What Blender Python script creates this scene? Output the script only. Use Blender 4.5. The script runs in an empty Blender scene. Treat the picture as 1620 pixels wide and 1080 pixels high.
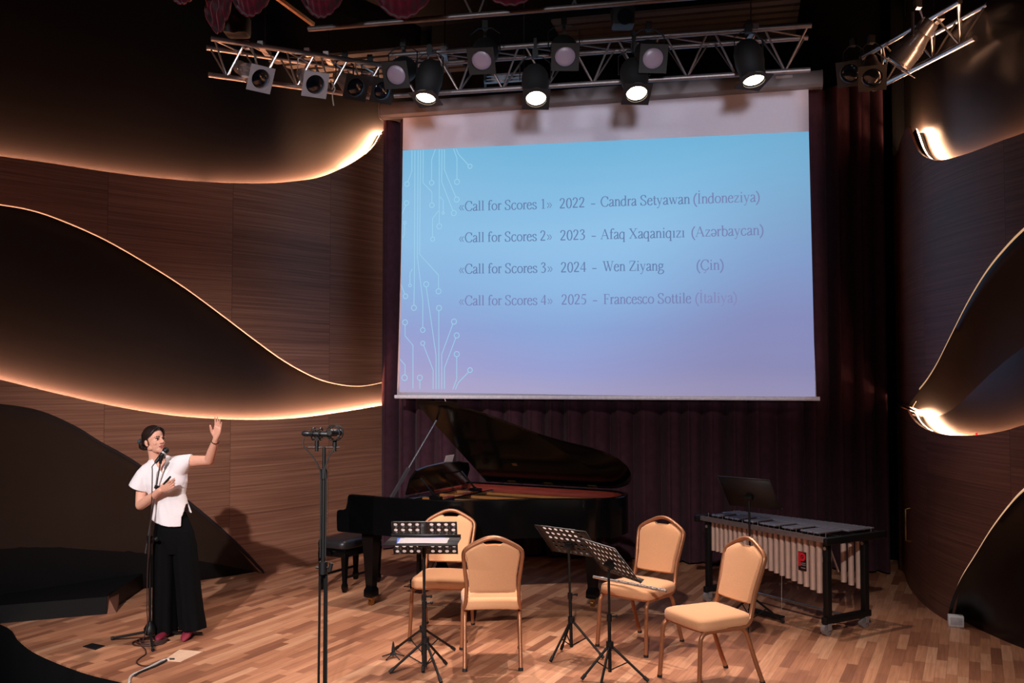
import bpy, bmesh, math, random
import numpy as np
from mathutils import Vector, Matrix

random.seed(7)
PI = math.pi
SC = bpy.context.scene
COL = SC.collection

# ------------------------------------------------------------------ camera
F_PX, CAM_Z = 1500.0, 2.05
PITCH = math.atan(60.0 / F_PX)
cam_data = bpy.data.cameras.new('camera')
cam_data.sensor_width = 36.0
cam_data.lens = 36.0 * F_PX / 1620.0
cam_data.clip_end = 100
cam = bpy.data.objects.new('camera', cam_data)
cam.location = (0, 0, CAM_Z)
cam.rotation_euler = (PI / 2 + PITCH, 0, 0)
COL.objects.link(cam)
SC.camera = cam

# ------------------------------------------------------------------ exposure, world
SC.view_settings.view_transform = 'Standard'
SC.view_settings.look = 'None'
SC.view_settings.exposure = 0.0
SC.view_settings.gamma = 1.0
SC.view_settings.use_curve_mapping = False
world = bpy.data.worlds.new('hall_dark')
SC.world = world
world.use_nodes = True
bg = world.node_tree.nodes['Background']
bg.inputs[0].default_value = (0.55, 0.6, 0.9, 1)
bg.inputs[1].default_value = 0.006


def spot(name, loc, target, power, angle, blend, color, radius):
    d = bpy.data.lights.new(name, 'SPOT')
    d.energy = power
    d.spot_size = math.radians(angle)
    d.spot_blend = blend
    d.color = color
    d.shadow_soft_size = radius
    o = bpy.data.objects.new(name, d)
    o.location = loc
    o.rotation_euler = (Vector(target) - Vector(loc)).to_track_quat('-Z', 'Y').to_euler()
    COL.objects.link(o)
    o['kind'] = 'helper'
    return o


WARM = (1.0, 0.70, 0.50)
# front-of-house spotlights hanging over the audience
spot('front_of_house_spotlight', (-3.1, -3.3, 6.6), (-2.3, 8.4, 0.7), 5700, 27, 0.8, (1.0, 0.94, 0.93), 0.10)
spot('front_of_house_spotlight', (-5.6, 0.6, 5.6), (-1.7, 7.6, 0.3), 650, 36, 0.9, (1.0, 0.85, 0.81), 0.10)
spot('front_of_house_spotlight', (-0.6, -2.5, 6.4), (0.5, 7.2, 0.3), 2800, 34, 0.9, (1.0, 0.92, 0.88), 0.10)
# soft fill added for the dimmed house lights under the auditorium ceiling
spot('house_fill_light', (-1.5, -3.0, 6.8), (-1.4, 8.4, 1.6), 300, 58, 1.0, (1.0, 0.84, 0.84), 0.7)
# the projector in the hall: its black level still lights the whole screen
proj = spot('projector_light', (0.4, -2.0, 2.75), (0.95, 10.45, 3.6), 3200, 34, 0.1, (0.92, 0.90, 1.0), 0.28)
# rectangular beam of the projector
proj.data.use_nodes = True
_t = proj.data.node_tree
_e = _t.nodes['Emission']
_tc = _t.nodes.new('ShaderNodeTexCoord')
_s = _t.nodes.new('ShaderNodeSeparateXYZ')
_t.links.new(_tc.outputs['Normal'], _s.inputs[0])


def _beam(axis, lim):
    d = _t.nodes.new('ShaderNodeMath')
    d.operation = 'DIVIDE'
    _t.links.new(_s.outputs[axis], d.inputs[0])
    _t.links.new(_s.outputs[2], d.inputs[1])
    a = _t.nodes.new('ShaderNodeMath')
    a.operation = 'ABSOLUTE'
    _t.links.new(d.outputs[0], a.inputs[0])
    m = _t.nodes.new('ShaderNodeMapRange')
    m.inputs['From Min'].default_value = lim + 0.006
    m.inputs['From Max'].default_value = lim - 0.006
    _t.links.new(a.outputs[0], m.inputs[0])
    return m.outputs[0]


_m = _t.nodes.new('ShaderNodeMath')
_m.operation = 'MULTIPLY'
_t.links.new(_beam(0, 0.188), _m.inputs[0])
_t.links.new(_beam(1, 0.140), _m.inputs[1])
_t.links.new(_m.outputs[0], _e.inputs['Strength'])
spot('house_fill_light', (-4.2, -2.0, 4.4), (-1.3, 8.6, 5.0), 1000, 28, 0.8, (0.90, 0.93, 1.0), 0.3)  # extra fill spot added to brighten the left truss
STAGE_LAMP_W = 540

# ------------------------------------------------------------------ picture geometry (used to survey positions of things)
_R = Vector((1, 0, 0))
_F = Vector((0, math.cos(PITCH), math.sin(PITCH)))
_U = Vector((0, -math.sin(PITCH), math.cos(PITCH)))


def ray(px, py):
    return _F + _R * ((px - 810) / F_PX) + _U * ((540 - py) / F_PX)


def onz(px, py, z=0.0):
    d = ray(px, py)
    t = (z - CAM_Z) / d.z
    return Vector((0, 0, CAM_Z)) + d * t


def aty(px, py, y):
    d = ray(px, py)
    return Vector((0, 0, CAM_Z)) + d * (y / d.y)


def onplane(px, py, p0, n):
    d = ray(px, py)
    o = Vector((0, 0, CAM_Z))
    t = (Vector(p0) - o).dot(n) / d.dot(n)
    return o + d * t


# ------------------------------------------------------------------ materials
def lin(c):
    r = []
    for v in c:
        v = v / 255.0
        r.append(v / 12.92 if v <= 0.04045 else ((v + 0.055) / 1.055) ** 2.4)
    return (r[0], r[1], r[2], 1.0)


def mat(name, col, rough=0.5, metal=0.0, var=0.12, scale=30.0, bump=0.0, coat=0.0, spec=0.5, sheen=0.0, stretch=(1, 1, 1)):
    m = bpy.data.materials.new(name)
    m.use_nodes = True
    nt = m.node_tree
    b = nt.nodes['Principled BSDF']
    b.inputs['Roughness'].default_value = rough
    b.inputs['Metallic'].default_value = metal
    b.inputs['Specular IOR Level'].default_value = spec
    b.inputs['Coat Weight'].default_value = coat
    b.inputs['Coat Roughness'].default_value = 0.08
    b.inputs['Sheen Weight'].default_value = sheen
    c = lin(col)
    tc = nt.nodes.new('ShaderNodeTexCoord')
    mp = nt.nodes.new('ShaderNodeMapping')
    mp.inputs['Scale'].default_value = stretch
    nt.links.new(tc.outputs['Object'], mp.inputs[0])
    nz = nt.nodes.new('ShaderNodeTexNoise')
    nz.inputs['Scale'].default_value = scale
    nz.inputs['Detail'].default_value = 4
    nt.links.new(mp.outputs[0], nz.inputs['Vector'])
    rp = nt.nodes.new('ShaderNodeValToRGB')
    rp.color_ramp.elements[0].position = 0.3
    rp.color_ramp.elements[1].position = 0.7
    rp.color_ramp.elements[0].color = tuple(max(0, x * (1 - var)) for x in c[:3]) + (1,)
    rp.color_ramp.elements[1].color = tuple(min(1, x * (1 + var)) for x in c[:3]) + (1,)
    nt.links.new(nz.outputs['Fac'], rp.inputs[0])
    nt.links.new(rp.outputs[0], b.inputs['Base Color'])
    if bump:
        bp = nt.nodes.new('ShaderNodeBump')
        bp.inputs['Strength'].default_value = bump
        bp.inputs['Distance'].default_value = 0.01
        nt.links.new(nz.outputs['Fac'], bp.inputs['Height'])
        nt.links.new(bp.outputs[0], b.inputs['Normal'])
    return m


def emit(name, col, strength, base=(200, 200, 200)):
    m = bpy.data.materials.new(name)
    m.use_nodes = True
    b = m.node_tree.nodes['Principled BSDF']
    b.inputs['Base Color'].default_value = lin(base)
    b.inputs['Roughness'].default_value = 0.8
    b.inputs['Emission Color'].default_value = lin(col)
    b.inputs['Emission Strength'].default_value = strength
    return m


class NT:
    """tiny node helper"""
    def __init__(s, m):
        s.t = m.node_tree
        s.b = s.t.nodes['Principled BSDF']

    def n(s, kind, **kw):
        x = s.t.nodes.new('ShaderNode' + kind)
        for k, v in kw.items():
            setattr(x, k, v)
        return x

    def l(s, a, b):
        s.t.links.new(a, b)

    def math(s, op, a, b=None):
        x = s.n('Math', operation=op)
        for i, v in enumerate((a, b)):
            if v is None:
                continue
            if isinstance(v, (int, float)):
                x.inputs[i].default_value = v
            else:
                s.l(v, x.inputs[i])
        return x.outputs[0]

    def ramp(s, fac, stops):
        x = s.n('ValToRGB')
        cr = x.color_ramp
        while len(cr.elements) < len(stops):
            cr.elements.new(0.5)
        for e, (p, c) in zip(cr.elements, stops):
            e.position = p
            e.color = lin(c)
        s.l(fac, x.inputs[0])
        return x.outputs[0]


def parquet_material():
    m = bpy.data.materials.new('parquet')
    m.use_nodes = True
    k = NT(m)
    tc = k.n('TexCoord')
    mp = k.n('Mapping')
    mp.inputs['Rotation'].default_value = (0, 0, math.radians(FLOOR_ANGLE))
    k.l(tc.outputs['Object'], mp.inputs[0])
    sp = k.n('SeparateXYZ')
    k.l(mp.outputs[0], sp.inputs[0])
    W, L = 0.072, 0.46
    row = k.math('FLOOR', k.math('DIVIDE', sp.outputs[0], W))
    wn = k.n('TexWhiteNoise', noise_dimensions='1D')
    k.l(row, wn.inputs['W'])
    along = k.math('ADD', sp.outputs[1], k.math('MULTIPLY', wn.outputs['Value'], L))
    ci = k.math('FLOOR', k.math('DIVIDE', along, L))
    cb = k.n('CombineXYZ')
    k.l(row, cb.inputs[0])
    k.l(ci, cb.inputs[1])
    w2 = k.n('TexWhiteNoise', noise_dimensions='3D')
    k.l(cb.outputs[0], w2.inputs['Vector'])
    base = k.ramp(w2.outputs['Value'], [(0.0, (136, 86, 62)), (0.15, (158, 104, 78)), (0.45, (182, 124, 92)),
                                        (0.8, (200, 142, 108)), (1.0, (214, 160, 126))])
    # grain
    gm = k.n('Mapping')
    gm.inputs['Scale'].default_value = (55, 3.0, 1)
    k.l(mp.outputs[0], gm.inputs[0])
    gn = k.n('TexNoise')
    gn.inputs['Scale'].default_value = 1.0
    gn.inputs['Detail'].default_value = 6
    k.l(gm.outputs[0], gn.inputs['Vector'])
    g = k.ramp(gn.outputs['Fac'], [(0.3, (205, 200, 196)), (0.7, (255, 255, 255))])
    mx = k.n('Mix', data_type='RGBA', blend_type='MULTIPLY')
    mx.inputs[0].default_value = 0.8
    k.l(base, mx.inputs[6])
    k.l(g, mx.inputs[7])
    # joints
    fx = k.math('FRACT', k.math('DIVIDE', sp.outputs[0], W))
    fy = k.math('FRACT', k.math('DIVIDE', along, L))
    ex = k.math('LESS_THAN', k.math('MINIMUM', fx, k.math('SUBTRACT', 1.0, fx)), 0.018)
    ey = k.math('LESS_THAN', k.math('MINIMUM', fy, k.math('SUBTRACT', 1.0, fy)), 0.004)
    j = k.math('MULTIPLY', k.math('MAXIMUM', ex, ey), 0.45)
    m2 = k.n('Mix', data_type='RGBA')
    k.l(j, m2.inputs[0])
    k.l(mx.outputs[2], m2.inputs[6])
    m2.inputs[7].default_value = lin((70, 40, 28))
    k.l(m2.outputs[2], k.b.inputs['Base Color'])
    rn = k.n('TexNoise')
    rn.inputs['Scale'].default_value = 2.2
    k.l(tc.outputs['Object'], rn.inputs['Vector'])
    rr = k.n('MapRange')
    rr.inputs['To Min'].default_value = 0.34
    rr.inputs['To Max'].default_value = 0.52
    k.l(rn.outputs['Fac'], rr.inputs[0])
    k.l(rr.outputs[0], k.b.inputs['Roughness'])
    k.b.inputs['Specular IOR Level'].default_value = 0.45
    return m


def veneer_material(name, cols, seam_w, seam_o):
    """horizontal-grain wood veneer; u = metres along the wall, v = height"""
    m = bpy.data.materials.new(name)
    m.use_nodes = True
    k = NT(m)
    uv = k.n('UVMap')
    sp = k.n('SeparateXYZ')
    k.l(uv.outputs[0], sp.inputs[0])
    pi_ = k.math('FLOOR', k.math('DIVIDE', k.math('SUBTRACT', sp.outputs[0], seam_o), seam_w))
    ri = k.math('FLOOR', k.math('DIVIDE', sp.outputs[1], 1.22))
    cb = k.n('CombineXYZ')
    k.l(pi_, cb.inputs[0])
    k.l(ri, cb.inputs[1])
    wn = k.n('TexWhiteNoise', noise_dimensions='3D')
    k.l(cb.outputs[0], wn.inputs['Vector'])
    gm = k.n('CombineXYZ')
    k.l(k.math('MULTIPLY', sp.outputs[0], 0.6), gm.inputs[0])
    k.l(k.math('MULTIPLY', sp.outputs[1], 62.0), gm.inputs[1])
    k.l(k.math('MULTIPLY', wn.outputs['Value'], 40.0), gm.inputs[2])
    gn = k.n('TexNoise')
    gn.inputs['Scale'].default_value = 1.0
    gn.inputs['Detail'].default_value = 7
    gn.inputs['Roughness'].default_value = 0.65
    k.l(gm.outputs[0], gn.inputs['Vector'])
    base = k.ramp(gn.outputs['Fac'], [(0.28, cols[0]), (0.5, cols[1]), (0.72, cols[2])])
    ton = k.n('MapRange')
    ton.inputs['To Min'].default_value = 0.86
    ton.inputs['To Max'].default_value = 1.12
    k.l(wn.outputs['Value'], ton.inputs[0])
    hs = k.n('HueSaturation')
    k.l(ton.outputs[0], hs.inputs['Value'])
    k.l(base, hs.inputs['Color'])
    fx = k.math('FRACT', k.math('DIVIDE', k.math('SUBTRACT', sp.outputs[0], seam_o), seam_w))
    e = k.math('LESS_THAN', fx, 0.004)
    mx = k.n('Mix', data_type='RGBA')
    k.l(k.math('MULTIPLY', e, 0.6), mx.inputs[0])
    k.l(hs.outputs[0], mx.inputs[6])
    mx.inputs[7].default_value = lin((30, 16, 12))
    k.l(mx.outputs[2], k.b.inputs['Base Color'])
    k.b.inputs['Roughness'].default_value = 0.5
    k.b.inputs['Specular IOR Level'].default_value = 0.35
    bp = k.n('Bump')
    bp.inputs['Strength'].default_value = 0.15
    bp.inputs['Distance'].default_value = 0.004
    k.l(gn.outputs['Fac'], bp.inputs['Height'])
    k.l(bp.outputs[0], k.b.inputs['Normal'])
    return m


# ------------------------------------------------------------------ mesh builder
def catmull(pts, n=8, closed=False):
    P = [Vector(p) for p in pts]
    m = len(P)
    out = []
    rng = m if closed else m - 1
    for i in range(rng):
        if closed:
            a, b, c, d = P[(i - 1) % m], P[i], P[(i + 1) % m], P[(i + 2) % m]
        else:
            a, b, c, d = P[max(i - 1, 0)], P[i], P[i + 1], P[min(i + 2, m - 1)]
        for j in range(n):
            t = j / n
            out.append(0.5 * ((2 * b) + (c - a) * t + (2 * a - 5 * b + 4 * c - d) * t * t + (3 * b - a - 3 * c + d) * t ** 3))
    if not closed:
        out.append(P[-1])
    return out


def rotz(a):
    return Matrix.Rotation(a, 4, 'Z')


def frame_from(zaxis, up=(0, 0, 1)):
    z = Vector(zaxis).normalized()
    u = Vector(up)
    if abs(z.dot(u.normalized())) > 0.98:
        u = Vector((0, 1, 0))
    x = u.cross(z).normalized()
    y = z.cross(x)
    return Matrix((x, y, z)).transposed()


class MB:
    def __init__(s):
        s.v, s.f, s.uv = [], [], None

    def add(s, vs, fs):
        o = len(s.v)
        s.v.extend(Vector(p) for p in vs)
        s.f.extend(tuple(i + o for i in f) for f in fs)
        return s

    def box(s, c, size, R=None):
        hx, hy, hz = (x / 2 for x in size)
        vs = [Vector((x, y, z)) for z in (-hz, hz) for y in (-hy, hy) for x in (-hx, hx)]
        if R is not None:
            vs = [R @ p for p in vs]
        vs = [p + Vector(c) for p in vs]
        return s.add(vs, [(0, 2, 3, 1), (4, 5, 7, 6), (0, 1, 5, 4), (2, 6, 7, 3), (0, 4, 6, 2), (1, 3, 7, 5)])

    def rbox(s, c, size, bev=0.01, R=None, seg=2):
        bm = bmesh.new()
        bmesh.ops.create_cube(bm, size=1.0)
        bmesh.ops.scale(bm, vec=size, verts=bm.verts)
        bmesh.ops.bevel(bm, geom=bm.edges[:], offset=min(bev, min(size) * 0.49), segments=seg, profile=0.5, affect='EDGES')
        bm.verts.index_update()
        vs = [v.co.copy() for v in bm.verts]
        fs = [tuple(v.index for v in f.verts) for f in bm.faces]
        bm.free()
        if R is not None:
            vs = [R @ p for p in vs]
        return s.add([p + Vector(c) for p in vs], fs)

    def tube(s, path, r, n=10, closed=False, caps=True, ry=None, up=(0, 0, 1), square=False):
        P = [Vector(p) for p in path]
        m = len(P)
        rs = r if isinstance(r, (list, tuple)) else [r] * m
        if ry is None:
            rys = rs
        else:
            rys = ry if isinstance(ry, (list, tuple)) else [ry] * m
        T = []
        for i in range(m):
            a = P[i - 1] if (i > 0 or closed) else P[i]
            b = P[(i + 1) % m] if (i < m - 1 or closed) else P[i]
            t = (b - a)
            T.append(t.normalized() if t.length > 1e-9 else Vector((0, 0, 1)))
        u = Vector(up)
        x = u.cross(T[0])
        if x.length < 1e-3:
            x = Vector((1, 0, 0)).cross(T[0])
            if x.length < 1e-3:
                x = Vector((0, 1, 0)).cross(T[0])
        x.normalize()
        vs, fs = [], []
        for i in range(m):
            x = (x - T[i] * x.dot(T[i])).normalized()
            y = T[i].cross(x)
            for j in range(n):
                a = 2 * PI * (j + (0.5 if square else 0)) / n
                k = math.sqrt(2) if square and n == 4 else 1.0
                vs.append(P[i] + x * (rs[i] * k * math.cos(a)) + y * (rys[i] * k * math.sin(a)))
        for i in range(m if closed else m - 1):
            i2 = (i + 1) % m
            for j in range(n):
                j2 = (j + 1) % n
                fs.append((i * n + j, i * n + j2, i2 * n + j2, i2 * n + j))
        if caps and not closed:
            fs.append(tuple(range(n))[::-1])
            fs.append(tuple((m - 1) * n + j for j in range(n)))
        return s.add(vs, fs)

    def cyl(s, p0, p1, r0, r1=None, n=14, caps=True):
        return s.tube([p0, p1], [r0, r0 if r1 is None else r1], n, caps=caps)

    def lathe(s, prof, c=(0, 0, 0), axis=(0, 0, 1), n=24):
        R = frame_from(axis)
        vs, fs = [], []
        for (r, h) in prof:
            for j in range(n):
                a = 2 * PI * j / n
                vs.append(Vector(c) + R @ Vector((r * math.cos(a), r * math.sin(a), h)))
        for i in range(len(prof) - 1):
            for j in range(n):
                j2 = (j + 1) % n
                fs.append((i * n + j, i * n + j2, (i + 1) * n + j2, (i + 1) * n + j))
        fs.append(tuple(range(n))[::-1])
        fs.append(tuple((len(prof) - 1) * n + j for j in range(n)))
        return s.add(vs, fs)

    def prism(s, poly, fn0, fn1):
        """poly: 2d points; fn0/fn1 map them to the two 3d faces"""
        n = len(poly)
        vs = [fn0(p) for p in poly] + [fn1(p) for p in poly]
        fs = [tuple(range(n))[::-1], tuple(range(n, 2 * n))]
        for i in range(n):
            j = (i + 1) % n
            fs.append((i, j, n + j, n + i))
        return s.add(vs, fs)

    def loft(s, rings, caps=True, closed=True):
        n = len(rings[0])
        vs = [p for r in rings for p in r]
        fs = []
        for i in range(len(rings) - 1):
            for j in range(n if closed else n - 1):
                j2 = (j + 1) % n
                fs.append((i * n + j, i * n + j2, (i + 1) * n + j2, (i + 1) * n + j))
        if caps and closed:
            fs.append(tuple(range(n))[::-1])
            fs.append(tuple((len(rings) - 1) * n + j for j in range(n)))
        return s.add(vs, fs)

    def ball(s, c, r, n=16, m=10, R=None):
        rx, ry, rz = r if isinstance(r, (tuple, list)) else (r, r, r)
        vs, fs = [], []
        for i in range(1, m):
            a = PI * i / m
            for j in range(n):
                b = 2 * PI * j / n
                vs.append(Vector((rx * math.sin(a) * math.cos(b), ry * math.sin(a) * math.sin(b), rz * math.cos(a))))
        vs.append(Vector((0, 0, rz)))
        vs.append(Vector((0, 0, -rz)))
        t, bt = len(vs) - 2, len(vs) - 1
        for i in range(m - 2):
            for j in range(n):
                j2 = (j + 1) % n
                fs.append((i * n + j, (i + 1) * n + j, (i + 1) * n + j2, i * n + j2))
        for j in range(n):
            j2 = (j + 1) % n
            fs.append((t, j, j2))
            fs.append((bt, (m - 2) * n + j2, (m - 2) * n + j))
        if R is not None:
            vs = [R @ p for p in vs]
        return s.add([p + Vector(c) for p in vs], fs)

    def grid(s, fn, nu, nv, uvfn=None):
        o = len(s.v)
        vs = [fn(i / nu, j / nv) for j in range(nv + 1) for i in range(nu + 1)]
        fs = [(j * (nu + 1) + i, j * (nu + 1) + i + 1, (j + 1) * (nu + 1) + i + 1, (j + 1) * (nu + 1) + i)
              for j in range(nv) for i in range(nu)]
        return s.add(vs, fs)

    def build(s, name, m, parent=None, angle=35, world=False, solid=0.0, uv=None, offset=0.0, weld=False):
        me = bpy.data.meshes.new(name)
        vs = s.v
        if world and parent is not None:
            M = Matrix.Identity(4)
            p = parent
            while p is not None:
                M = p.matrix_basis @ M
                p = p.parent
            M = M.inverted()
            vs = [M @ v for v in vs]
        me.from_pydata([tuple(v) for v in vs], [], s.f)
        me.update()
        bm = bmesh.new()
        bm.from_mesh(me)
        if weld:
            bmesh.ops.remove_doubles(bm, verts=bm.verts[:], dist=1e-5)
        bmesh.ops.recalc_face_normals(bm, faces=bm.faces[:])
        bm.to_mesh(me)
        bm.free()
        if uv is not None:
            L = me.uv_layers.new(name='UVMap')
            for lp in me.loops:
                L.data[lp.index].uv = uv[lp.vertex_index]
        for p in me.polygons:
            p.use_smooth = True
        me.set_sharp_from_angle(angle=math.radians(angle))
        me.materials.append(m)
        o = bpy.data.objects.new(name, me)
        COL.objects.link(o)
        if parent is not None:
            o.parent = parent
        if solid:
            md = o.modifiers.new('thickness', 'SOLIDIFY')
            md.thickness = solid
            md.offset = offset
        return o


def thing(name, label, cat, loc=(0, 0, 0), rz=0.0, group=None):
    o = bpy.data.objects.new(name, None)
    o.empty_display_size = 0.1
    COL.objects.link(o)
    o.location = loc
    o.rotation_euler = (0, 0, rz)
    return tag(o, label, cat, group)


def tag(o, label=None, cat=None, group=None, kind=None):
    if label:
        o['label'] = label
    if cat:
        o['category'] = cat
    if group:
        o['group'] = group
    if kind:
        o['kind'] = kind
    return o


def copy_tree(o, parent=None):
    c = o.copy()
    COL.objects.link(c)
    c.parent = parent
    for ch in list(o.children):
        copy_tree(ch, c)
    return c

# ------------------------------------------------------------------ room shell
FLOOR_ANGLE = 26.0
M_PARQUET = parquet_material()
M_BLACK = mat('black_paint', (6, 6, 7), 0.9, spec=0.1)
M_DARK = mat('bronze_black_panel', (11, 10, 12), 0.5, 0.0, 0.10, 6.0, spec=0.25)
M_DARKR = mat('bronze_gloss_panel', (24, 19, 17), 0.30, 0.25, 0.10, 6.0, spec=0.45)
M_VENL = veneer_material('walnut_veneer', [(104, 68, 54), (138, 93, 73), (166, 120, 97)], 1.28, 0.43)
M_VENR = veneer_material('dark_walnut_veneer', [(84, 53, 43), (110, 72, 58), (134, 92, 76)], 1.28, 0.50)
M_LED = emit('led_strip_warm', (255, 168, 124), 900.0)
M_LED_HOT = emit('led_strip_warm_bright', (255, 180, 134), 1150.0)
M_LEDA = emit('led_strip_warm_upper', (255, 166, 120), 620.0)
M_LED_HOTR = emit('led_strip_warm_right', (255, 190, 146), 600.0)
M_LED_LOW = emit('led_strip_warm_dim', (255, 178, 132), 340.0)
M_LED_LINE = emit('led_line_amber', (214, 150, 104), 0.5)
M_LED_LINE_R = emit('led_line_gold', (232, 176, 124), 0.75)
M_BRASS = mat('brass', (176, 136, 84), 0.3, 1.0)
M_WHITE = mat('white_plastic', (222, 220, 222), 0.5)
M_GREYSLAT = mat('grey_slat', (44, 40, 40), 0.8)

edge = [onz(*p) for p in ((0, 985), (30, 1012), (60, 1033), (130, 1061), (205, 1080))]
edge = [Vector((-6.6, 9.4, 0)), Vector((-5.4, 8.75, 0))] + edge + [Vector(p) for p in (
    (-1.9, 6.05, 0), (-1.0, 5.72, 0), (0.2, 5.5, 0), (1.6, 5.5, 0), (3.0, 5.8, 0), (4.2, 6.3, 0), (6.0, 7.3, 0))]
edge = catmull(edge, 5)
b = MB()
poly = [(p.x, p.y) for p in edge] + [(6.0, 13.2), (-6.6, 13.2)]
b.prism(poly, lambda p: Vector((p[0], p[1], -0.012)), lambda p: Vector((p[0], p[1], 0.0)))
o = b.build('floor', M_PARQUET)
tag(o, 'warm strip parquet stage floor with a curved front edge', kind='structure')
b = MB()
b.grid(lambda u, v: (lambda q: Vector((q.x, q.y, -0.012 - 1.0 * v)))(edge[min(int(round(u * (len(edge) - 1))), len(edge) - 1)]), len(edge) - 1, 1)
o = b.build('trim_1', M_BLACK, solid=0.03)
tag(o, 'black fascia below the curved front edge of the stage', kind='structure')
b = MB()
b.box((0, 4.0, -1.08), (16, 12, 0.1))
o = b.build('floor_auditorium', M_BLACK)
tag(o, 'black auditorium floor in front of the stage', kind='structure')
b = MB()
b.box((0, 11.0, 6.75), (16, 12, 0.1))
o = b.build('ceiling', M_BLACK)
tag(o, 'black ceiling above the stage', kind='structure')


class Wall:
    def __init__(s, pts, side):
        P = catmull([Vector((x, y, 0)) for x, y in pts], 10)
        s.P = P
        s.side = side
        s.S = [0.0]
        for i in range(1, len(P)):
            s.S.append(s.S[-1] + (P[i] - P[i - 1]).length)
        s.N = []
        for i in range(len(P)):
            t = (P[min(i + 1, len(P) - 1)] - P[max(i - 1, 0)]).normalized()
            s.N.append(Vector((t.y, -t.x, 0)) * side)

    def at(s, q, d, z):
        S = s.S
        q = min(max(q, 0), S[-1])
        i = min(max(int(np.searchsorted(S, q)) - 1, 0), len(S) - 2)
        t = (q - S[i]) / (S[i + 1] - S[i])
        p = s.P[i].lerp(s.P[i + 1], t)
        n = s.N[i].lerp(s.N[i + 1], t).normalized()
        return Vector((p.x + n.x * d, p.y + n.y * d, z))

    def hit(s, px, py, d):
        r = ray(px, py)
        Q = [p + n * d for p, n in zip(s.P, s.N)]
        for i in range(len(Q) - 1):
            a, b2 = Q[i], Q[i + 1]
            e = b2 - a
            den = r.x * e.y - r.y * e.x
            if abs(den) < 1e-9:
                continue
            t = (a.x * e.y - a.y * e.x) / den
            w = (a.x * r.y - a.y * r.x) / den
            if t > 0 and -1e-6 <= w <= 1 + 1e-6:
                return (s.S[i] + w * (s.S[i + 1] - s.S[i]), CAM_Z + r.z * t)
        return None

    def curve(s, pts, d, n=6):
        q = catmull([Vector((x, y, 0)) for x, y in pts], n)
        h = [s.hit(p.x, p.y, d) for p in q]
        h = sorted([x for x in h if x is not None])
        return np.array([x[0] for x in h]), np.array([x[1] for x in h])


def wall_sheet(w, name, m, z0, z1, label):
    b = MB()
    S = np.linspace(0, w.S[-1], 90)
    uv = []
    b.grid(lambda u, v: w.at(u * w.S[-1], 0.0, z0 + v * (z1 - z0)), 90, 24)
    o = b.build(name, m, solid=0.05, offset=0)
    tag(o, label, kind='structure')
    return o


def wood_panel(w, name, m, d, top, bot, s0, s1, label, n=150, led=None, led_d=0.08, led_z=0.035):
    S = np.linspace(s0, s1, n)
    zt = top(S)
    zb = bot(S)
    b = MB()
    nv = 10
    vs, uv, fs = [], [], []
    for k in range(2):
        dd = d if k == 0 else d - 0.022
        for i in range(n):
            for j in range(nv + 1):
                z = zb[i] + (zt[i] - zb[i]) * j / nv
                vs.append(w.at(S[i], dd, z))
                uv.append((S[i], z))
    M = n * (nv + 1)
    idx = lambda k, i, j: k * M + i * (nv + 1) + j
    for i in range(n - 1):
        for j in range(nv):
            fs.append((idx(0, i, j), idx(0, i + 1, j), idx(0, i + 1, j + 1), idx(0, i, j + 1)))
            fs.append((idx(1, i, j), idx(1, i, j + 1), idx(1, i + 1, j + 1), idx(1, i + 1, j)))
        for j in (0, nv):
            fs.append((idx(0, i, j), idx(1, i, j), idx(1, i + 1, j), idx(0, i + 1, j)))
    for i in (0, n - 1):
        for j in range(nv):
            fs.append((idx(0, i, j), idx(0, i, j + 1), idx(1, i, j + 1), idx(1, i, j)))
    b.add(vs, fs)
    o = b.build(name, m, uv=uv, angle=40)
    tag(o, label, kind='structure')
    if led:
        b = MB()
        zz = [float(t_) - led_z - 0.035 for t_ in zt]
        b.loft([[w.at(S[i], q_, zz[i]) for i in range(n)] for q_ in (0.0, d * 0.5, d - 0.022)], caps=False, closed=False)
        b.build('led_light_stop', M_BLACK, o, solid=0.006)  # unseen shelf added to stop strip light leaking down the cavity
        for (a0, a1, lm) in led:
            q = [s for s in S if a0 <= s <= a1]
            # flat tape facing the wall and slightly upwards, with a dark backing added to block light roomwards
            ct, st = math.cos(math.radians(35)), math.sin(math.radians(35))
            zq = [float(top(np.array([s]))[0]) - led_z for s in q]
            b = MB()
            b.loft([[w.at(s, led_d + k_ * 0.014 * st, z + k_ * 0.014 * ct) for s, z in zip(q, zq)] for k_ in (-1, 1)], caps=False, closed=False)
            b.build('led_strip', lm, o)
            b = MB()
            b.loft([[w.at(s, led_d + 0.003 * ct + k_ * 0.016 * st, z - 0.003 * st + k_ * 0.016 * ct) for s, z in zip(q, zq)] for k_ in (-1, 1)], caps=False, closed=False)
            b.build('led_back_stop', M_BLACK, o, solid=0.0012)
    return o


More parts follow.
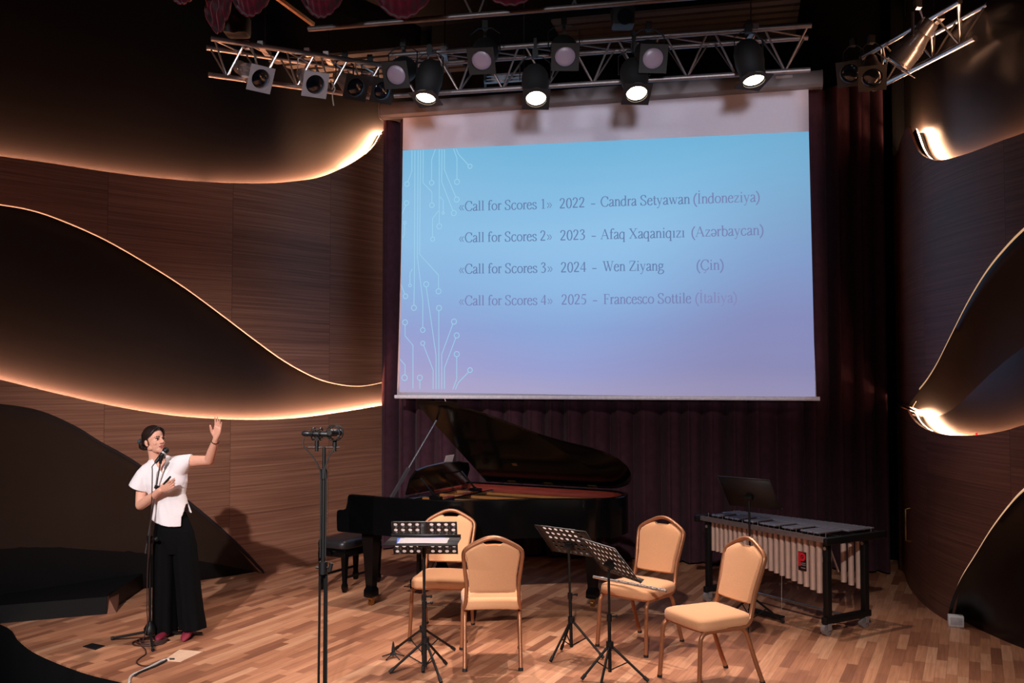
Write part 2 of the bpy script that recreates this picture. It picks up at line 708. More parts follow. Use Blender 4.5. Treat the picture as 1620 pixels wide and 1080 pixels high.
def wave_sheet(w, name, m, top, bot, s0, s1, label, d0, d1, lip, n=140, line=None, line_r=0.006):
    """dark wave panel that leans out from the wall towards its upper edge"""
    S = np.linspace(s0, s1, n)
    zt = top(S)
    zb = bot(S)
    rows = []
    nv = 16
    for j in range(nv + 1):
        t = j / nv
        dd = d0 + (d1 - d0) * t ** 3.0
        rows.append([w.at(S[i], dd, zb[i] + (zt[i] - zb[i]) * t) for i in range(n)])
    for k in range(1, 7):
        a = PI * k / 6
        rows.append([w.at(S[i], d1 - lip * (1 - math.cos(a)), zt[i] + lip * math.sin(a) * 0.8) for i in range(n)])
    b = MB()
    b.loft(rows, caps=False, closed=False)
    o = b.build(name, m, angle=60)
    tag(o, label, kind='structure')
    if line:
        for (a0, a1, lm) in line:
            q = [s for s in S if a0 <= s <= a1]
            b = MB()
            b.tube([w.at(s, d1 - lip * 1.0, float(top(np.array([s]))[0]) + lip * 0.8 + line_r) for s in q], line_r, 6)
            b.build('led_strip', lm, o)
    return o


def interp(c):
    return lambda S: np.interp(S, c[0], c[1])


def const(z):
    return lambda S: np.full(len(S), float(z))


# ---- left wall
WL = Wall([(-7.2, 4.6), (-6.2, 6.3), (-5.05, 7.9), (-3.85, 9.2), (-2.85, 10.12), (-2.25, 10.9), (-1.62, 11.75), (-1.2, 12.4)], 1)
SL = WL.S[-1]
wall_sheet(WL, 'wall_left', M_DARK, -0.15, 6.7, 'dark bronze curved left wall of the stage behind the wood bands')
D = 0.16
cA = WL.curve([(-60, 239), (0, 247), (80, 258), (165, 271), (245, 281), (330, 288), (415, 290), (470, 286), (510, 279), (550, 262), (580, 243), (600, 222), (609, 202)], D)
cB = WL.curve([(-60, 312), (0, 319), (50, 328), (100, 345), (165, 374), (230, 411), (290, 449), (350, 493), (400, 531), (450, 567), (500, 594), (540, 605), (575, 607), (612, 600)], D)
cC = WL.curve([(-60, 585), (0, 600), (85, 621), (170, 640), (250, 654), (320, 661), (400, 664), (470, 661), (540, 652), (612, 640)], D)
cD = WL.curve([(-60, 643), (0, 646), (63, 656), (120, 680), (159, 704), (217, 737), (304, 801), (374, 861), (418, 907)], 0.19)
SB = WL.hit(300, 500, D)[0]
zD_end = 0.0
sA = lambda px: WL.hit(px, 500, D)[0]
upper_band = wood_panel(WL, 'trim_3', M_VENL, D, interp(cA), interp((cB[0], cB[1] - 0.02)), 0.3, SL - 0.05,
           'upper walnut veneer band on the left wall above the amber light line',
           led=[(0.3, sA(330), M_LEDA), (sA(330), sA(552), M_LEDA), (sA(552), SL - 0.3, M_LED_HOT)])
sD = cD[0][-1]


def botC(S):
    return np.where(S < sD, np.interp(S, cD[0], cD[1]) - 0.02, 0.0).clip(0)


wood_panel(WL, 'trim_4', M_VENL, D, interp(cC), botC, 0.3, SL - 0.05,
           'lower walnut veneer band on the left wall behind the woman',
           led=[(0.3, SL - 0.3, M_LED)], n=220)
# amber light line let into the lower edge of the upper band
b = MB()
Sq = np.linspace(0.35, SL - 0.3, 140)
b.tube([WL.at(q_, D - 0.012, float(np.interp(q_, cB[0], cB[1])) - 0.024) for q_ in Sq], 0.0055, 6)
b.build('led_strip', M_LED_LINE, upper_band)
M_LIP = mat('bronze_brown_panel', (44, 32, 26), 0.42, 0.2, 0.08, 5.0)
wave_sheet(WL, 'trim_6', M_LIP, interp(cD), const(0.0), 0.3, sD, 'dark bronze wave panel rising from the stage floor behind the woman',
           0.02, 0.19, 0.06)

# ---- right wall
WR = Wall([(5.4, 4.6), (4.5, 5.9), (3.98, 7.1), (3.86, 8.2), (4.02, 9.2), (4.30, 10.08), (4.34, 10.35)], -1)
SR = WR.S[-1]
wall_sheet(WR, 'wall_right', M_DARKR, -0.15, 6.7, 'dark glossy bronze right wall of the stage behind the wood bands')
rA = WR.curve([(1437, 200), (1442, 215), (1447, 229), (1456, 243), (1470, 251), (1490, 253), (1530, 243), (1580, 224), (1620, 210), (1680, 185)], D)
rB = WR.curve([(1437, 641), (1445, 630), (1451, 622), (1466, 603), (1482, 577), (1500, 541), (1530, 482), (1560, 433), (1590, 396), (1620, 366), (1680, 315)], 0.19)
rC = WR.curve([(1436, 648), (1442, 660), (1455, 673), (1475, 683), (1500, 688), (1545, 688), (1590, 681), (1620, 672), (1680, 660)], D)
rD = WR.curve([(1500, 972), (1505, 950), (1519, 918), (1542, 881), (1565, 844), (1593, 807), (1620, 779), (1680, 735)], 0.19)
sr = lambda px: WR.hit(px, 500, D)[0]
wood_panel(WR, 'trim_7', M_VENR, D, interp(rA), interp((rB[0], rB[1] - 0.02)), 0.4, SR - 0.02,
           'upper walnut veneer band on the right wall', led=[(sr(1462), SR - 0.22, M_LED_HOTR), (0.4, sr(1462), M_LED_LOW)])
sRD = rD[0][-1]


def botR(S):
    return np.where(S > sRD, 0.0, np.interp(S, rD[0], rD[1]) - 0.02).clip(0)


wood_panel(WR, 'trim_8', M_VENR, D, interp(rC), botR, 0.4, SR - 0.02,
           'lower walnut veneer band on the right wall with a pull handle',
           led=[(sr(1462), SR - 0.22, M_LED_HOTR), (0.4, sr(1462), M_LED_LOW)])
wave_sheet(WR, 'trim_9', M_DARKR, interp(rB), interp((rC[0], rC[1] - 0.12)), 0.4, SR - 0.1,
           'glossy dark wave panel between the veneer bands of the right wall', 0.0, 0.19, 0.02,
           line=[(0.4, sr(1455), M_LED_LINE_R)], line_r=0.012)
wave_sheet(WR, 'trim_10', M_DARKR, interp(rD), const(0.0), 0.4, sRD,
           'glossy dark bulging panel at the lower right of the right wall', 0.02, 0.19, 0.03,
           line=[(0.4, sRD - 0.05, M_LED_LINE_R)], line_r=0.012)
# black panels added to stop LED light leaking out at the band ends
for nm, w_, q_, lb in (('trim_2', WL, SL - 0.05, 'added black panel blocking LED light at the end of the left wall bands'), ('trim_15', WR, SR - 0.03, 'added black panel blocking LED light at the end of the right wall bands')):
    b = MB()
    b.grid(lambda u, v: w_.at(q_, 0.0 + (D + 0.0) * u, 6.6 * v), 2, 12)
    tag(b.build(nm, M_BLACK, solid=0.02), lb, kind='structure')
# pull handle on the veneer door
hp = WR.hit(1441, 830, D)
b = MB()
b.tube([WR.at(hp[0], D, hp[1] + 0.16), WR.at(hp[0], D + 0.045, hp[1] + 0.15), WR.at(hp[0], D + 0.045, hp[1] - 0.15), WR.at(hp[0], D, hp[1] - 0.16)], 0.012, 8)
o = b.build('door_handle', M_BRASS)
tag(o, 'brass pull handle on the veneer door of the right wall', kind='structure')
# indicator lamp
ip = WR.hit(1547, 687, D)
b = MB()
b.ball(WR.at(ip[0], D + 0.01, ip[1] + 0.004), 0.010, 10, 8)
o = b.build('indicator_light', emit('red_indicator', (255, 30, 40), 1.5, (120, 10, 10)))
tag(o, 'tiny red indicator light on the lower veneer edge of the right wall', 'light')

# back wall behind the curtain
b = MB()
b.box((1.2, 11.75, 3.3), (7.6, 0.08, 6.9), Matrix.Rotation(math.radians(-15), 3, 'Z'))
o = b.build('wall_back', M_BLACK)
tag(o, 'black back wall hidden behind the curtain', kind='structure')

# low dark plinth at the foot of the left wall
f0, f1, f2 = onz(-160, 1000), onz(169, 971), onz(190, 936)
b = MB()
poly = [(f0.x, f0.y), (f1.x, f1.y), (f1.x - 0.08, f2.y + 0.15), (-5.4, 8.6)]
b.prism(poly, lambda p: Vector((p[0], p[1], 0.0)), lambda p: Vector((p[0], p[1], 0.15)))
o = b.build('trim_11', M_DARK)
tag(o, 'low dark plinth at the foot of the left wall', kind='structure')
b = MB()
q = [onz(169, 971), onz(184, 969), onz(172, 948, 0.0)]
b.prism([(q[0].x + 0.003, q[0].y), (q[1].x, q[1].y), (f1.x - 0.06, f1.y + 0.42)], lambda p: Vector((p[0], p[1], 0.001)),
        lambda p: Vector((p[0] + (0.0 if p[0] < q[1].x - 0.01 else -0.08), p[1], 0.15)))
o = b.build('trim_12', M_VENL, uv=None)
tag(o, 'small wooden wedge closing the end of the plinth', kind='structure')

# ceiling baffles behind the trusses
for nm, cx, cy, n, L, z in (('trim_13', 1.75, 10.1, 7, 2.6, 5.95), ('trim_14', -1.7, 10.3, 5, 2.2, 5.55)):
    b = MB()
    R = Matrix.Rotation(math.radians(-14), 3, 'Z')
    for i in range(n):
        c = R @ Vector((0, i * 0.18 - 0.2, 0))
        b.box((cx + c.x, cy + c.y, z), (L, 0.11, 0.03), R)
    o = b.build(nm, M_GREYSLAT)
    tag(o, 'grey ceiling slats above the lighting truss', kind='structure')

# ------------------------------------------------------------------ back curtain
M_CURT = mat('burgundy_velvet', (62, 38, 47), 0.95, 0.0, 0.15, 14.0, spec=0.05, sheen=0.04)
ca, cb_ = Vector((-1.55, 11.66, 0)), Vector((4.02, 10.18, 0))
cdir = (cb_ - ca).normalized()
cn = Vector((cdir.y, -cdir.x, 0))
Lc = (cb_ - ca).length
rng = random.Random(3)
ph = [0.0]
for i in range(800):
    ph.append(ph[-1] + 2 * PI / 800 * 22 * (0.72 + 0.56 * (0.5 + 0.5 * math.sin(i * 0.047) * math.sin(i * 0.021 + 1))))


def curt(u, v):
    i = u * 799
    p = ph[int(i)] + (ph[min(int(i) + 1, 800)] - ph[int(i)]) * (i - int(i))
    amp = 0.075 + 0.018 * math.sin(u * 37) + 0.01 * math.sin(u * 91)
    z = 0.025 + v * 5.2
    d = amp * (0.75 + 0.25 * (1 - v)) * math.sin(p) + 0.022 * math.sin(2 * p + 0.7 + 0.5 * v) + 0.01 * math.sin(u * 60 + v * 3)
    q = ca + cdir * (u * Lc + 0.012 * math.sin(2 * p))
    return Vector((q.x, q.y, z)) + cn * (d + 0.10)


b = MB()
b.grid(curt, 700, 10)
o = b.build('stage_curtain', M_CURT, angle=180)
tag(o, 'long pleated dark burgundy stage curtain across the back wall', 'curtain')

# ------------------------------------------------------------------ small floor fittings
M_PALE = mat('pale_wood', (226, 186, 158), 0.45, 0, 0.08, 12)
M_SOCK = mat('dark_metal_cover', (34, 34, 40), 0.4, 0.5)
q = [onz(*p) for p in ((259, 1045), (284, 1028), (321, 1031), (286, 1047))]
b = MB()
b.prism([(p.x, p.y) for p in q], lambda p: Vector((p[0], p[1], 0.0005)), lambda p: Vector((p[0], p[1], 0.005)))
o = b.build('floor_hatch', M_PALE)
tag(o, 'pale wooden hatch let into the floor in front of the woman', 'hatch')
q = [onz(*p) for p in ((131, 1023), (146, 1018), (166, 1022), (151, 1028))]
b = MB()
b.prism([(p.x, p.y) for p in q], lambda p: Vector((p[0], p[1], 0.0005)), lambda p: Vector((p[0], p[1], 0.006)))
o = b.build('floor_socket', M_SOCK)
tag(o, 'dark square floor socket near the curved stage edge', 'socket')
q0, q1 = onz(612, 957), onz(1062, 972)
b = MB()
b.tube([q0.lerp(q1, i / 10) + Vector((0, 0, 0.003)) for i in range(11)], 0.008, 6, ry=0.004)
o = b.build('floor_strip', mat('worn_brass_strip', (196, 160, 130), 0.35, 0.7))
tag(o, 'thin pale metal strip across the parquet under the chairs', 'strip')
c = onz(1512, 979)
t = thing('socket_box', 'small white socket box at the foot of the right wall', 'socket box', (c.x * 0.972, c.y * 0.972, 0), math.radians(-20))
b = MB()
b.rbox((0, 0, 0.045), (0.12, 0.09, 0.09), 0.008)
b.build('housing', M_WHITE, t)
b = MB()
b.rbox((0, -0.046, 0.05), (0.09, 0.006, 0.06), 0.002)
b.build('cover', mat('grey_plastic', (190, 188, 196), 0.5), t)

# ------------------------------------------------------------------ projection screen
SA, SBp = Vector((-1.345, 11.03, 0)), Vector((3.17, 9.90, 0))
SE = (SBp - SA).normalized()
SN = Vector((SE.y, -SE.x, 0))
if SN.y > 0:
    SN = -SN


def scr(px, py, d=0.0):
    """surveyed point -> (metres along the screen, height)"""
    p = onplane(px, py, SA + SN * d, SN)
    return ((p - SA).dot(SE), p.z)


def sp3(a, z, d):
    p = SA + SE * a + SN * d
    return Vector((p.x, p.y, z))


scr_root = thing('projection_screen', 'large pull-down projection screen showing a blue slide of names, hung before the curtain', 'projection screen',
                 tuple(SA) , 0)
M_FAB = mat('screen_fabric', (190, 190, 206), 0.9, 0, 0.02, 40)
M_CASE = mat('screen_case_paint', (98, 94, 98), 0.5, 0, 0.04, 20)
# fabric with tensioned, slightly curved side edges
tl, tr, bl, br = scr(638, 178), scr(1279, 138), scr(628, 625), scr(1292, 632)
mid_l, mid_r = scr(634.5, 400), scr(1282.5, 400)


def fab(u, v, d=0.0):
    z = bl[1] + (tl[1] + 0.1 - bl[1]) * v
    L = catmull([Vector((bl[0], bl[1], 0)), Vector((mid_l[0], mid_l[1], 0)), Vector((tl[0], tl[1] + 0.1, 0))], 12)
    Rr = catmull([Vector((br[0], br[1], 0)), Vector((mid_r[0], mid_r[1], 0)), Vector((tr[0], tr[1] + 0.1, 0))], 12)
    al = float(np.interp(z, [p.y for p in L], [p.x for p in L]))
    ar = float(np.interp(z, [p.y for p in Rr], [p.x for p in Rr]))
    return sp3(al + (ar - al) * u, z, d)


b = MB()
b.grid(lambda u, v: fab(u, v), 24, 24)
b.build('fabric', M_FAB, scr_root, world=True, solid=0.002, angle=180)
# housing
zc0 = 5.20
a0, a1 = scr(605, 165)[0], scr(1299, 125)[0]
b = MB()
prof = [(0.055, 0.085), (0.075, 0.06), (0.08, 0.0), (0.072, -0.06), (0.045, -0.088), (-0.045, -0.088), (-0.07, -0.06), (-0.075, 0.06), (-0.05, 0.085)]
rings = []
for a in np.linspace(a0, a1, 30):
    rings.append([sp3(a, zc0 + pz, 0.02 + pd) for pd, pz in prof])
b.loft(rings)
b.build('case', M_CASE, scr_root, world=True)
for a in (a0 - 0.012, a1 - 0.004):
    b = MB()
    b.loft([[sp3(x, zc0 + pz * 1.06, 0.02 + pd * 1.06) for pd, pz in prof] for x in (a, a + 0.016)])
    b.build('end_cap', M_CASE, scr_root, world=True)
la, lz = scr(1240, 125)
b = MB()
b.loft([[sp3(la + x, zc0 + 0.035 + y, 0.1 + d) for x, y in ((-0.085, -0.014), (0.085, -0.014), (0.085, 0.014), (-0.085, 0.014))] for d in (0.0, 0.004)])
b.build('maker_label', mat('label_grey', (140, 132, 134), 0.5), scr_root, world=True)
# weight bar
ba0, bz0 = scr(625, 625)
ba1, bz1 = scr(1297, 633)
bz = (bz0 + bz1) / 2
b = MB()
b.tube([sp3(ba0, bz, 0.006), sp3(ba1, bz, 0.006)], 0.018, 10, ry=0.022)
b.build('bottom_bar', mat('bar_white', (214, 206, 214), 0.45), scr_root, world=True)
b = MB()
hk = scr(704, 631)
b.tube([sp3(hk[0], bz - 0.02, 0.01), sp3(hk[0] + 0.01, bz - 0.05, 0.01), sp3(hk[0], bz - 0.065, 0.01), sp3(hk[0] - 0.018, bz - 0.055, 0.01)], 0.004, 6)
b.build('pull_hook', M_WHITE, scr_root, world=True)

# the projected slide
m = bpy.data.materials.new('projected_slide_light')
m.use_nodes = True
k = NT(m)
uvn = k.n('UVMap')
s_ = k.n('SeparateXYZ')
k.l(uvn.outputs[0], s_.inputs[0])
wob = k.n('TexNoise')
wob.inputs['Scale'].default_value = 1.6
wob.inputs['Detail'].default_value = 1
k.l(uvn.outputs[0], wob.inputs['Vector'])
vv = k.math('ADD', s_.outputs[1], k.math('MULTIPLY', k.math('SUBTRACT', wob.outputs['Fac'], 0.5), 0.10))
cl = k.ramp(vv, [(0.0, (176, 166, 204)), (0.10, (160, 160, 208)), (0.25, (146, 162, 214)), (0.42, (138, 178, 224)), (0.62, (140, 192, 232)), (0.82, (134, 190, 228)), (1.0, (116, 184, 222))])
cm = k.ramp(vv, [(0.0, (170, 164, 202)), (0.08, (152, 160, 212)), (0.25, (138, 168, 220)), (0.42, (142, 188, 232)), (0.62, (146, 196, 236)), (0.82, (128, 188, 228)), (1.0, (108, 180, 220))])
cr = k.ramp(vv, [(0.0, (156, 148, 184)), (0.12, (138, 138, 184)), (0.3, (132, 140, 190)), (0.5, (128, 156, 204)), (0.7, (124, 166, 206)), (0.86, (118, 172, 210)), (1.0, (112, 172, 208))])
m1 = k.n('Mix', data_type='RGBA')
u1 = k.n('MapRange', interpolation_type='SMOOTHSTEP')
u1.inputs['From Min'].default_value = 0.0
u1.inputs['From Max'].default_value = 0.45
k.l(s_.outputs[0], u1.inputs[0])
k.l(u1.outputs[0], m1.inputs[0])
k.l(cl, m1.inputs[6])
k.l(cm, m1.inputs[7])
m2 = k.n('Mix', data_type='RGBA')
u2 = k.n('MapRange', interpolation_type='SMOOTHSTEP')
u2.inputs['From Min'].default_value = 0.5
u2.inputs['From Max'].default_value = 1.0
k.l(k.math('ADD', s_.outputs[0], k.math('MULTIPLY', k.math('SUBTRACT', 0.5, s_.outputs[1]), 0.35)), u2.inputs[0])
k.l(u2.outputs[0], m2.inputs[0])
k.l(m1.outputs[2], m2.inputs[6])
k.l(cr, m2.inputs[7])
k.l(m2.outputs[2], k.b.inputs['Emission Color'])
k.b.inputs['Emission Strength'].default_value = 0.94
k.b.inputs['Base Color'].default_value = (0.03, 0.03, 0.03, 1)
k.b.inputs['Roughness'].default_value = 0.9
k.b.inputs['Specular IOR Level'].default_value = 0.0
cTL, cTR, cBR, cBL = scr(637.5, 238), scr(1279.5, 208), scr(1290, 630), scr(632, 620)


def slide(u, v, d=0.004):
    al = cBL[0] + (cTL[0] - cBL[0]) * v
    ar = cBR[0] + (cTR[0] - cBR[0]) * v
    z0 = cBL[1] + (cBR[1] - cBL[1]) * u
    z1 = cTL[1] + (cTR[1] - cTL[1]) * u
    return sp3(al + (ar - al) * u, z0 + (z1 - z0) * v, d)


b = MB()
b.grid(slide, 16, 12)
uv = [(i / 16, j / 12) for j in range(13) for i in range(17)]
slide_o = b.build('projected_slide', m, scr_root, world=True, uv=uv, angle=180)


# ---- serif lettering drawn with a broad nib
def sm(*p):
    return ('s',) + p


def ls(*p):
    return ('l',) + p


def oval(cx, cy, rx, ry, n=20):
    return ('o',) + tuple((cx + rx * math.cos(2 * PI * i / n), cy + ry * math.sin(2 * PI * i / n)) for i in range(n + 1))


def th(w, *p):
    return ('w', w) + p


def serif(*spans):
    return [th(3, (x0, y), (x1, y)) for x0, x1, y in spans]


G = {
    ' ': (25, []),
    'a': (44, [sm((8, 35), (12, 43), (20, 45), (30, 42), (33, 33), (33, 8), (36, 2), (43, 5)), sm((33, 27), (20, 22), (8, 14), (7, 5), (15, 0), (25, 4), (33, 10))]),
    'b': (50, [ls((11, 68), (11, 2)), sm((12, 35), (21, 44), (30, 44), (41, 36), (45, 22), (40, 6), (29, 0), (19, 1), (11, 6))] + serif((2, 12, 66))),
    'c': (44, [sm((38, 36), (31, 44), (22, 45), (10, 38), (5, 23), (9, 7), (20, 0), (30, 2), (40, 11))]),
    'd': (50, [sm((37, 36), (29, 44), (20, 44), (9, 36), (4, 21), (9, 5), (19, 0), (28, 2), (37, 9)), ls((38, 68), (38, 2))] + serif((29, 39, 66), (38, 48, 2))),
    'e': (44, [sm((40, 11), (31, 2), (21, 0), (9, 7), (5, 23), (10, 38), (22, 45), (33, 40), (38, 27)), ls((38, 27), (6, 27))]),
    'f': (33, [sm((36, 61), (32, 67), (24, 67), (16, 60), (14, 46), (14, 2)), th(3.5, (3, 43), (30, 43))] + serif((4, 27, 1.5))),
    'g': (50, [oval(22, 31, 14, 13.5), th(4, (32, 41), (46, 42)), sm((14, 19), (9, 11), (16, 6), (34, 4), (44, -3), (40, -14), (24, -21), (8, -18), (4, -10), (14, 4))]),
    'i': (28, [ls((14, 45), (14, 1)), th(9, (14, 57), (14, 65))] + serif((4, 14, 43), (4, 25, 1.5))),
    'l': (28, [ls((14, 68), (14, 1))] + serif((4, 14, 66), (4, 25, 1.5))),
    'n': (50, [ls((11, 45), (11, 1)), sm((12, 34), (22, 43), (31, 43), (38, 35), (39, 22), (39, 1))] + serif((2, 11, 43), (2, 21, 1.5), (29, 49, 1.5))),
    'o': (50, [oval(25, 22.5, 19.5, 21.5)]),
    'q': (50, [sm((37, 36), (29, 44), (20, 44), (9, 36), (4, 21), (9, 5), (19, 0), (28, 2), (37, 9)), ls((38, 45), (38, -20))] + serif((28, 49, -20))),
    'r': (33, [ls((11, 45), (11, 1)), sm((12, 33), (18, 41), (25, 44), (31, 40)), th(6, (28, 40), (33, 40))] + serif((2, 11, 43), (2, 23, 1.5))),
    's': (39, [sm((33, 34), (28, 43), (19, 45), (9, 41), (7, 33), (14, 26), (27, 20), (34, 12), (30, 3), (19, 0), (9, 3), (5, 12))]),
    't': (28, [sm((13, 58), (13, 14), (15, 4), (20, 1), (28, 6)), th(3.5, (2, 43), (26, 43))]),
    'w': (72, [th(8, (9, 44), (24, 2)), th(4, (24, 2), (36, 40)), th(8, (33, 44), (50, 2)), th(4, (50, 2), (63, 44))] + serif((1, 18, 43.5), (27, 43, 43.5), (55, 71, 43.5))),
    'y': (50, [th(8, (9, 44), (26, 4)), ('s4', (41, 44), (26, 4), (18, -14), (11, -20), (4, -17))] + serif((1, 18, 43.5), (33, 48, 43.5))),
    'z': (44, [th(4, (6, 43), (38, 43)), th(7, (37, 43), (6, 2)), th(4, (4, 2), (40, 2)), th(3, (6, 43), (6, 33)), th(3, (40, 2), (40, 13))]),
    'A': (72, [th(4, (36, 66), (9, 2)), th(9, (35, 66), (61, 2)), th(3.5, (18, 23), (52, 23))] + serif((1, 19, 1.5), (49, 71, 1.5))),
    'C': (67, [sm((61, 47), (54, 60), (39, 66), (20, 60), (6, 34), (18, 7), (39, 0), (53, 4), (63, 16)), th(3.5, (60, 66), (61, 46))]),
    'F': (56, [ls((17, 65), (17, 1)), th(3.5, (5, 64.5), (50, 64.5)), th(3.5, (50, 65), (51, 51)), th(3.5, (17, 35), (40, 35)), th(3.5, (40, 27), (40, 43))] + serif((5, 30, 1.5))),
    'I': (33, [ls((16, 65), (16, 1))] + serif((5, 28, 64.5), (5, 28, 1.5))),
    'S': (56, [sm((45, 50), (41, 61), (27, 66), (12, 60), (9, 49), (18, 38), (36, 29), (46, 17), (41, 4), (26, 0), (12, 4), (6, 17)), th(3.5, (45, 66), (45, 50)), th(3.5, (6, 0), (6, 17))]),
    'W': (94, [th(9, (13, 65), (34, 1)), th(4, (34, 1), (49, 52)), th(9, (42, 65), (65, 1)), th(4, (65, 1), (83, 65))] + serif((2, 25, 64.5), (32, 54, 64.5), (72, 93, 64.5))),
    'X': (72, [th(9, (13, 65), (60, 2)), th(4, (58, 65), (12, 2))] + serif((2, 28, 64.5), (46, 69, 64.5), (2, 24, 1.5), (44, 70, 1.5))),
    'Z': (61, [th(4, (9, 64), (54, 64)), th(9, (52, 63), (9, 3)), th(4, (6, 2), (57, 2)), th(3.5, (9, 64), (8, 49)), th(3.5, (57, 2), (58, 18))]),
    '0': (50, [oval(25, 33, 18, 33)]),
    '1': (50, [ls((27, 66), (27, 1)), th(4, (12, 58), (27, 65))] + serif((13, 41, 1.5))),
    '2': (50, [sm((6, 52), (13, 64), (24, 67), (36, 60), (37, 47), (28, 30), (6, 4)), th(7, (5, 3.5), (43, 3.5))]),
    '3': (50, [sm((7, 55), (14, 64), (24, 67), (34, 60), (33, 48), (18, 37)), sm((18, 37), (33, 32), (39, 20), (33, 6), (20, 0), (6, 5))]),
    '4': (50, [th(4, (34, 66), (4, 21)), th(5, (3, 19), (47, 19)), ls((34, 66), (34, 0))]),
    '5': (50, [th(7, (13, 63), (42, 63)), th(4, (14, 64), (9, 39)), sm((9, 38), (25, 37), (37, 28), (37, 12), (25, 1), (7, 3))]),
    '(': (33, [sm((31, 68), (15, 48), (10, 24), (15, 0), (31, -20))]),
    ')': (33, [sm((2, 68), (18, 48), (23, 24), (18, 0), (2, -20))]),
    '-': (33, [th(6, (4, 22), (29, 22))]),
    '\u00ab': (50, [th(5.5, (22, 40), (6, 22), (22, 5)), th(5.5, (41, 40), (25, 22), (41, 5))]),
    '\u00bb': (50, [th(5.5, (9, 40), (25, 22), (9, 5)), th(5.5, (28, 40), (44, 22), (28, 5))]),
}
G['\u0131'] = (28, [G['i'][1][0]] + G['i'][1][2:])
G['\u0130'] = (33, G['I'][1] + [th(9, (16, 76), (16, 85))])
G['\u00c7'] = (67, G['C'][1] + [th(4, (38, 0), (42, -8), (36, -17), (27, -16))])
G['\u0259'] = (44, [sm(*[(44 - x, 45 - y) for x, y in G['e'][1][0][1:]]), ls((6, 18), (38, 18))])


def strokes_of(g):
    out = []
    for st in g:
        if st[0] == 'w':
            out.append((list(st[2:]), st[1]))
        elif st[0] == 's':
            out.append(([(p.x, p.y) for p in catmull([Vector((x, y, 0)) for x, y in st[1:]], 5)], None))
        elif st[0] == 's4':
            out.append(([(p.x, p.y) for p in catmull([Vector((x, y, 0)) for x, y in st[1:]], 5)], 4))
        else:
            out.append((list(st[1:]), None))
    return out


def ribbon(b, pts, w, place):
    n = len(pts)
    L, R = [], []
    for i in range(n):
        a, c = pts[max(i - 1, 0)], pts[min(i + 1, n - 1)]
        dx, dy = c[0] - a[0], c[1] - a[1]
        l = math.hypot(dx, dy) or 1.0
        ww = w if w else 4.2 + 5.4 * abs(dy / l) ** 1.4
        nx, ny = -dy / l * ww / 2, dx / l * ww / 2
        L.append((pts[i][0] + nx, pts[i][1] + ny))
        R.append((pts[i][0] - nx, pts[i][1] - ny))
    vs = [place(*p) for p in L] + [place(*p) for p in R]
    b.add(vs, [(i, i + 1, n + i + 1, n + i) for i in range(n - 1)])


def text_width(t):
    return sum(G[c][0] for c in t)


def put_text(b, t, p0, p1, em):
    """p0, p1: surveyed ends of the words on the slide"""
    A_, B_ = scr(*p0), scr(*p1)
    W = text_width(t)
    sx = (B_[0] - A_[0]) / W
    x = 0.0
    for ch in t:
        adv, g = G[ch]
        for pts, w in strokes_of(g):
            def place(px, py, x=x):
                q = (x + px) * sx
                f = q / (B_[0] - A_[0])
                return sp3(A_[0] + q, A_[1] + (B_[1] - A_[1]) * f + py * em, 0.0075)
            ribbon(b, pts, w, place)
        x += adv


EM = 0.00168
M_TXA = emit('slide_text_slate', (98, 126, 172), 0.92, (8, 8, 8))
M_TXB = emit('slide_text_violet', (118, 130, 180), 0.92, (8, 8, 8))
M_TXC = emit('slide_text_pale', (130, 136, 186), 0.94, (8, 8, 8))
rows = [
    [('\u00abCall for Scores 1\u00bb', (726, 334), (874, 330), 0), ('2022', (885, 330), (926, 328), 0), ('-', (934, 328), (943, 328), 0),
     ('Candra Setyawan', (950, 327), (1092, 322.5), 0), ('(\u0130ndoneziya)', (1096, 322.5), (1203, 319), 1)],
    [('\u00abCall for Scores 2\u00bb', (726, 383.5), (874, 380.5), 0), ('2023', (886, 380.5), (927, 379), 0), ('-', (935, 379), (944, 379), 0),
     ('Afaq Xaqaniq\u0131z\u0131', (950, 378.5), (1084, 375.5), 0), ('(Az\u0259rbaycan)', (1093, 375), (1209, 371.5), 1)],
    [('\u00abCall for Scores 3\u00bb', (726, 433), (875, 431), 0), ('2024', (887, 431), (928, 430), 0), ('-', (936, 430), (945, 430), 0),
     ('Wen Ziyang', (953, 429), (1051, 428), 0), ('(\u00c7in)', (1101, 427.5), (1146, 426.5), 1)],
    [('\u00abCall for Scores 4\u00bb', (726, 483), (875, 482), 1), ('2025', (888, 482), (929, 481), 1), ('-', (937, 481), (946, 481), 1),
     ('Francesco Sottile', (954, 481), (1094, 479.5), 1), ('(\u0130taliya)', (1099, 479.5), (1167, 478.5), 2)],
]
for row in rows:
    for t_, p0, p1, mi in row:
        bb = MB()
        put_text(bb, t_, p0, p1, EM)
        bb.build('slide_text', (M_TXA, M_TXB, M_TXC)[mi], slide_o, world=True)

